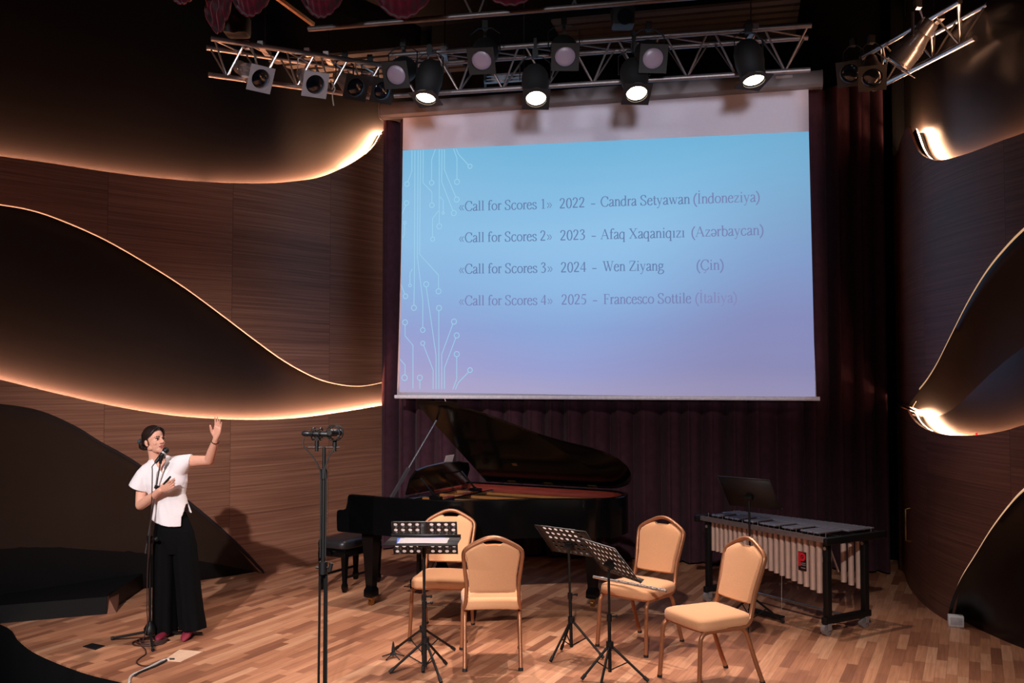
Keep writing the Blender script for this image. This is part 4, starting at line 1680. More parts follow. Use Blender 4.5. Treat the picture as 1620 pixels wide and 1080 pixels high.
# 1: near stand, its solid desk tipped flat with papers on it
b1 = onz(673, 1066)
music_stand('black music stand nearest the audience with a flat solid desk carrying white papers', (b1.x, b1.y, 0), (-0.622, 6.66, 0.925), (-1, 0.04, 0), (-0.04, -1, 0.01),
            [tuple(onz(616, 1066)[:2]), tuple(onz(698, 1082)[:2]), tuple(onz(706, 1052)[:2])], None, 0.50, 0.34, 0.235)
# 2: right behind it, perforated desk turned to the back
allh = lambda i, j, nx, ny: i != 4
b2 = Vector((-0.648, 6.98, 0))
music_stand('black music stand with an upright perforated desk close behind the flat desk of papers', (b2.x, b2.y, 0), (-0.640, 7.03, 0.885), (-1, 0.0, 0), (0.0, -0.50, 0.86),
            [tuple(onz(719, 1029)[:2]), tuple(onz(626, 1028)[:2]), (-0.62, 6.70)], allh, 0.475, 0.30, 0.24)
# 3: left of the flute chair
b3 = onz(904, 1034)
h3 = lambda i, j, nx, ny: 1 <= i <= 7
u3 = Vector((-0.76, 0.65, 0))
n3 = Vector((-0.65, -0.76, 0))
music_stand('black music stand with tilted perforated desk standing before the tail of the piano', (b3.x, b3.y, 0), (b3.x - 0.015, b3.y + 0.05, 0.825), u3, n3 * 0.60 + Vector((0, 0, 0.62)),
            [tuple(onz(871, 1048)[:2]), tuple(onz(888, 1029)[:2]), tuple(onz(955, 1043)[:2])], h3, 0.48, 0.32, 0.255)
# 4: in front of the flute chair
b4 = onz(965, 1074)
h4 = lambda i, j, nx, ny: True
u4 = Vector((-0.43, 0.90, 0))
n4 = Vector((-0.90, -0.43, 0))
music_stand('black music stand with perforated desk overlapping the flute chair', (b4.x, b4.y, 0), (b4.x - 0.0, b4.y + 0.03, 0.805), u4, n4 * 0.52 + Vector((0, 0, 0.62)),
            [tuple(onz(920, 1077)[:2]), tuple(onz(1026, 1080)[:2]), tuple(onz(948, 1096)[:2])], h4, 0.48, 0.32, 0.235)
# 5: by the vibraphone
b5 = Vector((1.99, 7.97, 0))
u5 = Vector((-0.735, 0.678, 0))
n5 = Vector((-0.678, -0.735, 0))
music_stand('dark music stand with a plain tilted desk rising in front of the vibraphone', b5, (b5.x, b5.y + 0.03, 1.10), u5, n5 * 0.52 + Vector((0, 0, 0.66)),
            [tuple(onz(1182, 1002)[:2]), tuple(onz(1240, 986)[:2]), tuple(onz(1159, 969)[:2])], None, 0.48, 0.34, 0.25)

# papers
t = thing('score_papers', 'loose white score pages with a blue folder edge on the flat desk', 'papers', (-0.645, 6.66, 0.93))
M_BLUE = mat('blue_folder', (40, 90, 190), 0.5)


def flat_sheet(c, w, h, ang, dz, th_=0.0015):
    b = MB()
    R = Matrix.Rotation(ang, 3, 'Z')
    tilt = Matrix.Rotation(math.atan2(-0.01, 1), 3, 'X')
    pts = [tilt @ (R @ Vector((x, y, 0))) for x, y in ((-w / 2, -h / 2), (w / 2, -h / 2), (w / 2, h / 2), (-w / 2, h / 2))]
    nz = tilt @ Vector((0, 0, 1))
    b.add([Vector(c) + p + nz * dz for p in pts] + [Vector(c) + p + nz * (dz + th_) for p in pts],
          [(0, 3, 2, 1), (4, 5, 6, 7), (0, 1, 5, 4), (1, 2, 6, 5), (2, 3, 7, 6), (3, 0, 4, 7)])
    return b


cpap = (-0.635, 6.65, 0.927)
flat_sheet((cpap[0] + 0.005, cpap[1], cpap[2]), 0.34, 0.225, 0.10, 0.002, 0.003).build('folder', M_BLUE, t, world=True)
flat_sheet((cpap[0] + 0.02, cpap[1] - 0.02, cpap[2]), 0.34, 0.22, 0.02, 0.0055).build('page', M_PAPER, t, world=True)
flat_sheet((cpap[0] + 0.03, cpap[1] - 0.03, cpap[2]), 0.32, 0.215, -0.06, 0.0075).build('page', M_PAPER, t, world=True)


def sheet_on_desk(label, C, u, v, x0, x1, y0, y1, d=0.008):
    u, v = Vector(u).normalized(), Vector(v).normalized()
    n = u.cross(v).normalized()
    b = MB()
    q = [Vector(C) + u * x + v * y for x, y in ((x0, y0), (x1, y0), (x1, y1), (x0, y1))]
    b.add([p + n * d for p in q] + [p + n * (d + 0.0015) for p in q], [(0, 3, 2, 1), (4, 5, 6, 7), (0, 1, 5, 4), (1, 2, 6, 5), (2, 3, 7, 6), (3, 0, 4, 7)])
    o = b.build('sheet_music', M_PAPER)
    tag(o, label, 'sheet music', 'white sheet music seen through the desk holes')


sheet_on_desk('white sheet music behind the upright perforated desk', (-0.640, 7.03, 0.885), (-1, 0, 0), (0, -0.50, 0.86), -0.225, 0.225, -0.145, 0.145)
sheet_on_desk('white sheet music on the tilted desk before the piano tail', (b3.x - 0.015, b3.y + 0.05, 0.825), u3, n3 * 0.60 + Vector((0, 0, 0.62)), -0.13, 0.19, -0.02, 0.15)
sheet_on_desk('white sheet music on the desk overlapping the flute chair', (b4.x, b4.y + 0.03, 0.805), u4, n4 * 0.52 + Vector((0, 0, 0.62)), -0.22, 0.22, -0.14, 0.15)

# small peg stand
c = onz(622, 1040)
t = thing('instrument_peg', 'small black instrument peg on short folding legs, left of the near music stand', 'instrument peg', (c.x, c.y, 0))
b = MB()
b.lathe([(0.024, 0.022), (0.022, 0.035), (0.010, 0.045), (0.014, 0.05), (0.008, 0.10), (0.003, 0.118)], n=16)
b.build('peg', M_RUB, t)
for k_ in range(5):
    a = 0.4 + k_ * 2 * PI / 5
    b = MB()
    b.tube([(0.012 * math.cos(a), 0.012 * math.sin(a), 0.03), (0.085 * math.cos(a), 0.085 * math.sin(a), 0.004)], 0.005, 6)
    b.build('leg', M_RUB, t)

# ------------------------------------------------------------------ flute on the chair
M_SILVER = mat('silver_plate', (214, 210, 208), 0.3, 0.9, 0.04, 60)
fa, fb = onz(939, 912, 0.512), onz(1054, 935, 0.512)
t = thing('flute', 'silver flute lying across the seat of the tan chair', 'flute', tuple(fa))
fd = (fb - fa).normalized()
fl = (fb - fa).length
b = MB()
b.tube([fa, fa + fd * fl * 0.33], 0.0105, 14)
b.build('head_joint', M_SILVER, t, world=True)
b = MB()
b.ball(fa + fd * 0.09 + Vector((0, 0, 0.009)), (0.017, 0.012, 0.004), 12, 8)
b.build('lip_plate', M_SILVER, t, world=True)
b = MB()
b.tube([fa + fd * fl * 0.32, fa + fd * fl * 0.82], 0.0095, 14)
b.tube([fa + fd * fl * 0.32, fa + fd * fl * 0.35], 0.0115, 14)
b.build('body_tube', M_SILVER, t, world=True)
b = MB()
b.tube([fa + fd * fl * 0.82, fb], 0.0095, 14)
b.tube([fa + fd * fl * 0.81, fa + fd * fl * 0.835], 0.0115, 14)
b.build('foot_joint', M_SILVER, t, world=True)
fs_ = Vector((-fd.y, fd.x, 0))
for k_ in range(15):
    q = fa + fd * fl * (0.37 + 0.6 * k_ / 14)
    b = MB()
    b.lathe([(0.0085, 0.0), (0.0085, 0.004), (0.006, 0.005)], q + Vector((0, 0, 0.010)) + fs_ * (0.004 if k_ % 3 else -0.006), (0, 0, 1), 12)
    b.build('key', M_SILVER, t, world=True)
b = MB()
b.tube([fa + fd * fl * 0.36 + fs_ * 0.014 + Vector((0, 0, 0.006)), fa + fd * fl * 0.97 + fs_ * 0.014 + Vector((0, 0, 0.006))], 0.003, 6)
b.build('key_rod', M_SILVER, t, world=True)

# ------------------------------------------------------------------ vibraphone
M_BAR = mat('vibraphone_bar_silver', (142, 140, 150), 0.38, 0.65, 0.04, 20)
M_RES = mat('resonator_champagne', (206, 178, 164), 0.35, 0.35, 0.04, 20)
M_VBLK = mat('vibraphone_black', (10, 10, 11), 0.5, spec=0.35)
M_CLEAR = mat('caster_grey', (150, 142, 142), 0.3, 0.4)
R1, L1 = onz(1310, 1004), onz(1122, 951)
vo = (R1 + L1) / 2
vang = math.atan2(R1.y - L1.y, R1.x - L1.x)
v = thing('vibraphone', 'silver vibraphone with pale resonator tubes on a black wheeled frame', 'vibraphone', (vo.x, vo.y, 0), vang)
VL = (R1 - L1).length / 2
HX = VL + 0.045
ZR = 0.765
rear = lambda x: 0.47 + 0.125 * x / HX
# rails
b = MB()
b.tube([(-HX, -0.045, ZR), (HX, -0.06, ZR)], 0.016, 4, ry=0.02, square=True)
b.build('front_rail', mat('rail_silver', (150, 140, 142), 0.35, 0.7), v)
b = MB()
b.tube([(-HX, rear(-HX), ZR), (HX, rear(HX), ZR)], 0.016, 4, ry=0.02, square=True)
b.build('rear_rail', M_VBLK, v)
for x0, x1, nm in ((0.135, 0.13, 'middle_rail'), (0.30, 0.33, 'middle_rail')):
    b = MB()
    b.tube([(-HX, x0, ZR), (HX, x1, ZR)], 0.012, 4, ry=0.015, square=True)
    b.build(nm, M_VBLK, v)
for x in (-HX, HX):
    b = MB()
    b.rbox((x + 0.022 * (1 if x > 0 else -1), (rear(x) - 0.05) / 2, ZR - 0.005), (0.045, rear(x) + 0.16, 0.062), 0.015)
    b.build('end_plate', M_VBLK, v)
# end frames
for sx in (-1, 1):
    x = sx * VL
    ry_ = 0.46 if sx > 0 else 0.36
    for y in (0.0, ry_):
        b = MB()
        b.rbox((x, y, 0.415), (0.052, 0.052, 0.64), 0.008)
        lg = b.build('leg', M_VBLK, v)
        b = MB()
        b.cyl((x - 0.028 * 0, y - 0.03, 0.69), (x, y + 0.03, 0.69), 0.014)
        b.build('bolt', M_SILVER, lg)
        # caster
        b = MB()
        b.cyl((x - 0.016, y - 0.02, 0.045), (x + 0.016, y - 0.02, 0.045), 0.045, n=20)
        b.cyl((x - 0.026, y - 0.02, 0.045), (x - 0.018, y - 0.02, 0.045), 0.04, n=20)
        cs = b.build('caster', M_CLEAR, v)
        b = MB()
        b.box((x, y - 0.005, 0.088), (0.06, 0.05, 0.012))
        b.box((x - 0.03, y - 0.01, 0.065), (0.005, 0.035, 0.05))
        b.box((x + 0.03, y - 0.01, 0.065), (0.005, 0.035, 0.05))
        b.build('fork', M_CLEAR, cs)
    b = MB()
    b.rbox((x, ry_ / 2, 0.115), (0.055, ry_ + 0.10, 0.055), 0.008)
    b.build('foot_bar', M_VBLK, v)
# long brace and pedal
b = MB()
b.cyl((-VL, 0.20, 0.13), (VL, 0.20, 0.13), 0.013)
b.build('cross_brace', mat('brace_chrome', (170, 160, 160), 0.25, 0.9), v)
b = MB()
b.rbox((0.0, 0.02, 0.03), (0.36, 0.08, 0.018), 0.008)
b.build('pedal', M_VBLK, v)
b = MB()
b.cyl((0.1, 0.10, 0.03), (0.1, 0.12, 0.70), 0.003)
b.build('pedal_rod', M_SILVER, v)
b = MB()
b.cyl((VL + 0.01, 0.03, 0.68), (VL - 0.2, 0.38, 0.43), 0.008)
b.cyl((VL - 0.02, 0.05, 0.45), (VL - 0.24, 0.34, 0.28), 0.005)
b.build('diagonal_brace', M_SILVER, v)
# bars
NB = 22
xs = []
ws = []
for i in range(NB):
    f = i / (NB - 1)
    ws.append(0.046 + 0.013 * f)
tot = sum(ws) + 0.006 * (NB - 1)
sc_ = (2 * HX - 0.10) / tot
x = -HX + 0.05
for i in range(NB):
    w = ws[i] * sc_
    xs.append((x + w / 2, w))
    x += w + 0.006 * sc_
for i, (x, w) in enumerate(xs):
    f = i / (NB - 1)
    L = 0.21 + 0.12 * f
    b = MB()
    b.rbox((x, rear(x) + 0.02 - L / 2, ZR + 0.038), (w, L, 0.013), 0.004, seg=1)
    b.build('bar', M_BAR, v)
    # resonators from the low end
    h = 0.265 + 0.17 * f ** 1.7
    b = MB()
    b.cyl((x, 0.03, ZR - 0.03), (x, 0.03, ZR - 0.03 - h), w * 0.40, n=16)
    b.build('resonator', M_RES, v)
# accidentals: pattern of the keyboard from F up (high end is -x)
names = ['F', 'G', 'A', 'B', 'C', 'D', 'E']
for i in range(NB - 1):
    idx_low = NB - 1 - i
    nm = names[i % 7]
    if nm in 'FGACD':
        xa = (xs[idx_low][0] + xs[idx_low - 1][0]) / 2
        w = xs[idx_low][1] * 0.93
        f = (idx_low - 0.5) / (NB - 1)
        L = 0.20 + 0.09 * f
        b = MB()
        b.rbox((xa, -0.05 + L / 2, ZR + 0.042), (w, L, 0.013), 0.004, seg=1)
        b.build('bar', M_BAR, v)
        h = 0.20 + 0.235 * f ** 1.25
        b = MB()
        b.cyl((xa, rear(xa) - 0.10, ZR - 0.03), (xa, rear(xa) - 0.10, ZR - 0.03 - h), w * 0.42, n=16)
        b.build('resonator', M_RES, v)
# bar posts along the front
for i in range(NB + 1):
    xx = -HX + 0.05 + (2 * HX - 0.1) * i / NB
    for yy in (-0.005, rear(xx) - 0.03):
        b = MB()
        b.cyl((xx, yy, ZR + 0.01), (xx, yy, ZR + 0.05), 0.0025, n=6)
        b.build('cord_post', M_SILVER, v)
# motor box and hooks at the high end
b = MB()
b.cyl((-HX - 0.02, -0.03, ZR), (-HX - 0.075, -0.03, ZR), 0.026)
b.build('drive_pulley', M_VBLK, v)
# badge: black plate with a red round-bowled letter P
bx = None
pb = onz(1267, 884, 0.54)
for cand in np.linspace(0.1, 0.6, 101):
    w_ = Vector((vo.x + math.cos(vang) * cand - math.sin(vang) * 0.0, vo.y + math.sin(vang) * cand + math.cos(vang) * 0.0, 0.54))
    d_ = (w_ - Vector((0, 0, CAM_Z)))
    px_ = 810 + F_PX * w_.x / w_.y
    if bx is None or abs(px_ - 1265) < bx[0]:
        bx = (abs(px_ - 1265), cand)
bx = bx[1]
by = 0.004
b = MB()
b.rbox((bx, by, 0.545), (0.085, 0.006, 0.155), 0.003)
bd = b.build('badge', mat('badge_black', (22, 14, 16), 0.5), v)
M_RED = mat('badge_red', (206, 24, 44), 0.5)
b = MB()
b.box((bx - 0.026, by - 0.004, 0.56), (0.022, 0.003, 0.115))
prof = []
n = 20
vs, fs = [], []
for j in range(n):
    a = 2 * PI * j / n
    for r in (0.016, 0.036):
        vs.append(Vector((bx + 0.002 + r * math.cos(a), by - 0.0045, 0.582 + r * math.sin(a))))
for j in range(n):
    j2 = (j + 1) % n
    fs.append((2 * j, 2 * j + 1, 2 * j2 + 1, 2 * j2))
b.add(vs, fs)
b.lathe([(0.007, 0), (0.006, 0.001)], (bx + 0.002, by - 0.0045, 0.582), (0, -1, 0), 14)
b.build('badge_letter', M_RED, bd)
b = MB()
for j, (w0, z0) in enumerate(((0.05, 0.530), (0.05, 0.516), (0.046, 0.492))):
    b.box((bx + 0.012, by - 0.0045, z0), (w0, 0.002, 0.006))
b.build('badge_lettering', mat('badge_grey', (150, 130, 130), 0.5), bd)

# ------------------------------------------------------------------ concert grand piano
M_EBONY = mat('polished_ebony', (7, 7, 8), 0.16, 0.0, 0.05, 10, spec=0.2)
M_MAHOG = mat('mahogany_inner_rim', (100, 38, 30), 0.3, 0, 0.25, 5, stretch=(1, 8, 14), coat=0.4)
M_GOLD = mat('gold_iron_plate', (190, 132, 78), 0.35, 0.8, 0.06, 30)
M_SPRUCE = mat('spruce_soundboard', (196, 128, 78), 0.45, 0, 0.1, 8, stretch=(2, 30, 1))
M_FELT = mat('red_felt', (110, 30, 34), 0.9)
M_IVORY = mat('ivory_key', (230, 226, 216), 0.3)
M_STRING = mat('steel_string', (190, 170, 140), 0.3, 1.0)
PA = math.radians(28)
P0 = onz(585, 962)
P0 = P0 * (1 + 0.10 / P0.y)
pc = Vector((P0.x, P0.y, 0)) + Vector((math.sin(PA), math.cos(PA), 0)) * 0.62
piano = thing('grand_piano', 'black concert grand piano with its lid propped open in front of the curtain', 'piano', (pc.x, pc.y, 0), -PA)
V3 = Vector
BENT = [(0.45, -0.74), (0.72, -0.725), (0.98, -0.63), (1.22, -0.44), (1.45, -0.24), (1.68, -0.10), (1.88, -0.01), (2.02, 0.11), (2.09, 0.28), (2.08, 0.46), (2.0, 0.62), (1.86, 0.715), (1.68, 0.74)]
bent = [(p.x, p.y) for p in catmull([V3((x, y, 0)) for x, y in BENT], 5)]


def offset(poly, d):
    n = len(poly)
    out = []
    for i in range(n):
        a, c = poly[max(i - 1, 0)], poly[min(i + 1, n - 1)]
        tx, ty = c[0] - a[0], c[1] - a[1]
        l = math.hypot(tx, ty)
        out.append((poly[i][0] - ty / l * d, poly[i][1] + tx / l * d))
    return out


line = [(-0.15, -0.74), (0.15, -0.74)] + bent + [(1.2, 0.74), (0.6, 0.74), (0.15, 0.74), (-0.15, 0.74)]
inner = offset(line, 0.05)
ZB, ZT_ = 0.665, 1.005
b = MB()
rings = []
for src, z in ((line, ZB), (line, ZT_ - 0.006), (offset(line, 0.006), ZT_), (offset(line, 0.044), ZT_), (inner, ZT_ - 0.006), (inner, 0.86)):
    rings.append([V3((x, y, z)) for x, y in src])
b.loft(rings, caps=False, closed=False)
# underside
n = len(line)
b.add([V3((x, y, ZB)) for x, y in line], [tuple(range(n))])
# arms (cheeks) with the stepped scroll at the keyboard
prof = [(-0.15, ZT_), (-0.165, 0.985), (-0.17, 0.93), (-0.185, 0.88), (-0.215, 0.862), (-0.27, 0.86), (-0.287, 0.845), (-0.29, 0.80), (-0.285, 0.68), (-0.27, ZB), (0.12, ZB), (0.12, ZT_)]
for y0, y1 in ((-0.74, -0.69), (0.69, 0.74)):
    b.prism(prof, lambda p, y=y0: V3((p[0], y, p[1])), lambda p, y=y1: V3((p[0], y, p[1])))
b.build('case', M_EBONY, piano, angle=30)
# mahogany lining of the inner rim
b = MB()
lin2 = offset(line, 0.052)
b.loft([[V3((x, y, z)) for x, y in src] for src, z in ((lin2, 0.86), (lin2, 0.992))], caps=False, closed=False)
b.build('inner_rim', M_MAHOG, piano, solid=0.004)
# keybed, fallboard, keys
b = MB()
b.rbox((-0.06, 0, 0.685), (0.44, 1.40, 0.06), 0.006)
b.rbox((-0.272, 0, 0.715), (0.03, 1.38, 0.06), 0.008)
b.build('keybed', M_EBONY, piano)
b = MB()
for i in range(52):
    y = -0.61 + 1.22 * (i + 0.5) / 52
    b.box((-0.185, y, 0.737), (0.145, 0.0222, 0.02))
kb = b.build('keyboard', M_IVORY, piano)
b = MB()
for i in range(51):
    if i % 7 in (0, 2, 3, 5, 6):
        y = -0.61 + 1.22 * (i + 1) / 52
        b.box((-0.165, y, 0.752), (0.095, 0.011, 0.014))
b.build('black_keys', M_EBONY, kb)
b = MB()
b.rbox((-0.10, 0, 0.82), (0.022, 1.37, 0.17), 0.008, Matrix.Rotation(math.radians(12), 3, 'Y'))
b.build('fallboard', M_EBONY, piano)
# soundboard, plate, strings
inn2 = offset(line, 0.056)
b = MB()
b.add([V3((x, y, 0.872)) for x, y in inn2], [tuple(range(len(inn2)))])
b.build('soundboard', M_SPRUCE, piano)
pl = [q for q in offset(line, 0.10) if q[0] > 0.16]
pl = [(0.16, -0.64)] + pl + [(0.16, 0.64)]
b = MB()
b.prism(pl, lambda p: V3((p[0], p[1], 0.90)), lambda p: V3((p[0], p[1], 0.915)))
b.build('iron_plate', M_GOLD, piano)
b = MB()
for y0, x1, y1 in ((-0.46, 0.95, -0.48), (-0.2, 1.45, -0.12), (0.1, 1.8, 0.2), (0.42, 1.9, 0.45)):
    b.tube([V3((0.30, y0, 0.93)), V3((x1, y1, 0.93))], 0.02, 4, ry=0.022, square=True)
b.build('plate_strut', M_GOLD, piano)
b = MB()
for i in range(60):
    y0 = -0.58 + 1.14 * i / 59
    x1 = float(np.interp(y0, [-0.6, -0.3, 0.0, 0.3, 0.6], [0.7, 1.15, 1.6, 1.9, 1.86]))
    b.tube([V3((0.34, y0, 0.928)), V3((x1, y0 * 0.96 + 0.02, 0.928))], 0.0016, 4)
b.build('strings', M_STRING, piano)
b = MB()
b.rbox((0.62, 0.0, 0.950), (0.035, 1.10, 0.03), 0.004)
b.rbox((0.24, 0.0, 0.935), (0.12, 1.24, 0.04), 0.006)
b.build('damper_rail', M_EBONY, piano)
b = MB()
b.rbox((0.44, 0.0, 0.938), (0.05, 1.1, 0.012), 0.003)
b.build('felt_strip', M_FELT, piano)
# music desk
b = MB()
Rm = Matrix.Rotation(math.radians(18), 3, 'Y')
dc = V3((0.36, 0.0, 1.13))
pts = [(-0.52, -0.13), (0.52, -0.13), (0.52, 0.03), (0.46, 0.10), (0.3, 0.125), (0.0, 0.14), (-0.3, 0.125), (-0.46, 0.10), (-0.52, 0.03)]
b.prism(pts, lambda p: dc + Rm @ V3((-0.009, p[0], p[1])), lambda p: dc + Rm @ V3((0.009, p[0], p[1])))
md = b.build('music_desk', M_EBONY, piano)
for s in (-0.36, 0.36):
    b = MB()
    b.tube([dc + Rm @ V3((0.01, s, 0.02)), V3((0.52, s, 1.0)), V3((0.58, s, 0.97))], 0.009, 6)
    b.rbox((0.54, s, 0.975), (0.12, 0.05, 0.03), 0.005)
    b.build('desk_support', M_EBONY, md)
# legs
for (x, y) in ((0.0, -0.60), (0.0, 0.60), (1.80, 0.30)):
    b = MB()
    rings = []
    for w, z in ((0.125, 0.665), (0.125, 0.60), (0.115, 0.56), (0.075, 0.20), (0.072, 0.17), (0.095, 0.14), (0.098, 0.085), (0.08, 0.075)):
        h = w / 2
        rings.append([V3((x - h, y - h, z)), V3((x + h, y - h, z)), V3((x + h, y + h, z)), V3((x - h, y + h, z))])
    b.loft(rings)
    lg = b.build('leg', M_EBONY, piano, angle=25)
    b = MB()
    b.cyl((x - 0.014, y, 0.03), (x + 0.014, y, 0.03), 0.03, n=18)
    b.box((x, y, 0.062), (0.05, 0.035, 0.03))
    b.build('caster', M_BRASS, lg)
# pedal lyre
b = MB()
for y in (-0.06, 0.06):
    b.tube([V3((0.16, y, 0.665)), V3((0.16, y, 0.14))], 0.017, 4, square=True)
b.rbox((0.15, 0, 0.11), (0.10, 0.26, 0.09), 0.01)
b.tube([V3((0.20, 0, 0.15)), V3((0.50, 0, 0.665))], 0.008, 6)
ly = b.build('pedal_lyre', M_EBONY, piano)
for y in (-0.07, 0.0, 0.07):
    b = MB()
    b.rbox((0.06, y, 0.07), (0.12, 0.035, 0.008), 0.003)
    b.build('pedal', M_BRASS, ly)
# lid: main board hinged on the far (bass) side, front flap folded back on it
LA = math.radians(32.5)
HZ, HY = 1.012, 0.752
S0 = 0.44


def lidp(s, q, h):
    """s along the piano, q distance from the hinge, h height over the lid plane"""
    return V3((s, HY - q * math.cos(LA) - h * math.sin(LA), HZ + q * math.sin(LA) - h * math.cos(LA) + 2 * h * math.cos(LA)))


lo = [(x, y) for x, y in offset(line, -0.016) if x > S0]
lo = [(S0, -0.756)] + lo + [(S0, HY)]
lo = [(x, HY - y) for x, y in lo]
b = MB()
b.prism(lo, lambda p: lidp(p[0], max(p[1], 0.0), 0.0), lambda p: lidp(p[0], max(p[1], 0.0), 0.024))
lid = b.build('lid', M_EBONY, piano, angle=30)
b = MB()
fl_ = [(S0, 0.0), (S0, 1.508), (S0 + 0.12, 1.508), (S0 + 0.38, 1.49), (S0 + 0.42, 1.45), (S0 + 0.42, 0.0)]
b.prism(fl_, lambda p: lidp(p[0] + 0.004, p[1], 0.026), lambda p: lidp(p[0] + 0.004, p[1], 0.048))
b.build('front_flap', M_EBONY, lid, angle=30)
for s in (0.75, 1.15, 1.62):
    b = MB()
    b.box(lidp(s, 0.03, -0.003), (0.09, 0.05, 0.006), Matrix.Rotation(-LA, 3, 'X'))
    b.build('hinge', M_BRASS, lid)
b = MB()
b.box(lidp(0.95, 0.42, -0.004), (0.05, 0.04, 0.008), Matrix.Rotation(-LA, 3, 'X'))
b.build('prop_cup', M_BRASS, lid)
# prop stick
b = MB()
pb_, pt_ = V3((0.25, -0.67, 0.97)), lidp(0.50, 1.24, -0.004)
b.tube([pb_, pb_.lerp(pt_, 0.4)], 0.017, 4, ry=0.013, square=True)
b.tube([pb_.lerp(pt_, 0.38), pt_], 0.010, 8)
b.build('prop_stick', mat('prop_dark_metal', (70, 70, 78), 0.3, 0.6), piano)
# sheet on the music desk
M4 = Matrix.Translation(V3((pc.x, pc.y, 0))) @ rotz(-PA)
b = MB()
c0_ = dc + Rm @ V3((-0.016, 0.10, 0.06))
w, h = 0.15, 0.28
vs = []
for dx in (-0.0008, 0.0008):
    for y, z in ((-w / 2, -h / 2), (w / 2, -h / 2), (w / 2, h / 2), (-w / 2, h / 2)):
        vs.append(M4 @ (c0_ + Rm @ V3((dx, y, z))))
b.add(vs, [(0, 3, 2, 1), (4, 5, 6, 7), (0, 1, 5, 4), (1, 2, 6, 5), (2, 3, 7, 6), (3, 0, 4, 7)])
o = b.build('sheet_music', M_PAPER)
tag(o, 'white sheet standing above the music desk of the grand piano', 'sheet music')

# ------------------------------------------------------------------ piano bench
bc = V3((-1.61, 9.53, 0))
bench = thing('piano_bench', 'black padded piano bench at the keyboard end of the grand piano', 'bench', bc, -PA)
M_LEATH = mat('black_leather', (30, 29, 33), 0.38, 0, 0.08, 60, bump=0.05)
b = MB()
rings = []
for k, z in ((0.97, 0.415), (1.0, 0.425), (1.01, 0.455), (0.98, 0.485), (0.9, 0.497), (0.5, 0.502), (0.05, 0.503)):
    ring = []
    for i in range(32):
        a = 2 * PI * i / 32
        c_, s_ = math.cos(a), math.sin(a)
        ex = abs(c_) ** 0.35 * (1 if c_ > 0 else -1)
        ey = abs(s_) ** 0.35 * (1 if s_ > 0 else -1)
        ring.append(V3((0.19 * k * ex, 0.33 * k * ey, z)))
    rings.append(ring)
b.loft(rings)
b.build('seat', M_LEATH, bench, angle=60)
b = MB()
b.rbox((0, 0, 0.375), (0.33, 0.60, 0.085), 0.008)
b.build('apron', M_EBONY, bench)
b = MB()
for s in (-1, 1):
    b.cyl((0, 0.30 * s, 0.375), (0, 0.345 * s, 0.375), 0.022)
b.build('height_knob', M_EBONY, bench)
for x in (-0.14, 0.14):
    for y in (-0.27, 0.27):
        b = MB()
        rings = []
        for w, z in ((0.056, 0.36), (0.05, 0.30), (0.034, 0.09), (0.046, 0.065), (0.046, 0.04), (0.03, 0.0)):
            q = w / 2
            rings.append([V3((x - q, y - q, z)), V3((x + q, y - q, z)), V3((x + q, y + q, z)), V3((x - q, y + q, z))])
        b.loft(rings)
        b.build('leg', M_EBONY, bench, angle=25)
b = MB()
for x in (-0.14, 0.14):
    b.tube([V3((x, -0.27, 0.14)), V3((x, 0.27, 0.14))], 0.01, 4, square=True)
b.build('stretcher', M_EBONY, bench)

# ------------------------------------------------------------------ tall stand with two studio microphones
ms = V3((-1.157, 5.86, 0))
st = thing('microphone_stand', 'tall black studio microphone stand with a stereo bar close to the audience', 'microphone stand', ms)
M_MICB = mat('microphone_black', (10, 10, 11), 0.5, 0.0, 0.1, 40)
b = MB()
b.cyl((0, 0, 0.90), (0, 0, 1.50), 0.0130)
b.build('middle_tube', M_MICB, st)
b = MB()
b.cyl((0, 0, 1.47), (0, 0, 1.635), 0.0105)
b.cyl((0, 0, 1.44), (0, 0, 1.50), 0.021)
b.build('upper_tube', M_MICB, st)
b = MB()
b.cyl((0, 0, 0.86), (0, 0, 0.935), 0.028)
b.cyl((0, 0, 0.90), (0.05, -0.015, 0.90), 0.008)
b.cyl((0.045, -0.02, 0.88), (0.055, -0.02, 0.93), 0.012)
b.cyl((0, 0, 0.895), (-0.045, 0.0, 0.90), 0.008)
b.build('collar', M_MICB, st)
for a in map(math.radians, (178, 4, 75)):
    dx, dy = math.cos(a), math.sin(a)
    b = MB()
    b.tube([(0.020 * dx, 0.030 * dy, 0.88), (0.023 * dx, 0.03 * dy, 0.14), (0.36 * dx, 0.36 * dy, 0.012)], 0.0080, 8)
    lg = b.build('leg', M_MICB, st)
    b = MB()
    b.tube([(0.33 * dx, 0.33 * dy, 0.038), (0.365 * dx, 0.365 * dy, 0.012)], 0.015, 8)
    b.build('rubber_foot', M_RUB, lg)
b = MB()
b.cyl((0, 0, 0.09), (0, 0, 0.15), 0.035)
b.build('leg_hub', M_MICB, st)
b = MB()
b.cyl((-0.098, 0.0, 1.632), (0.098, 0.0, 1.632), 0.0045, n=8)
b.build('stereo_bar', M_MICB, st)


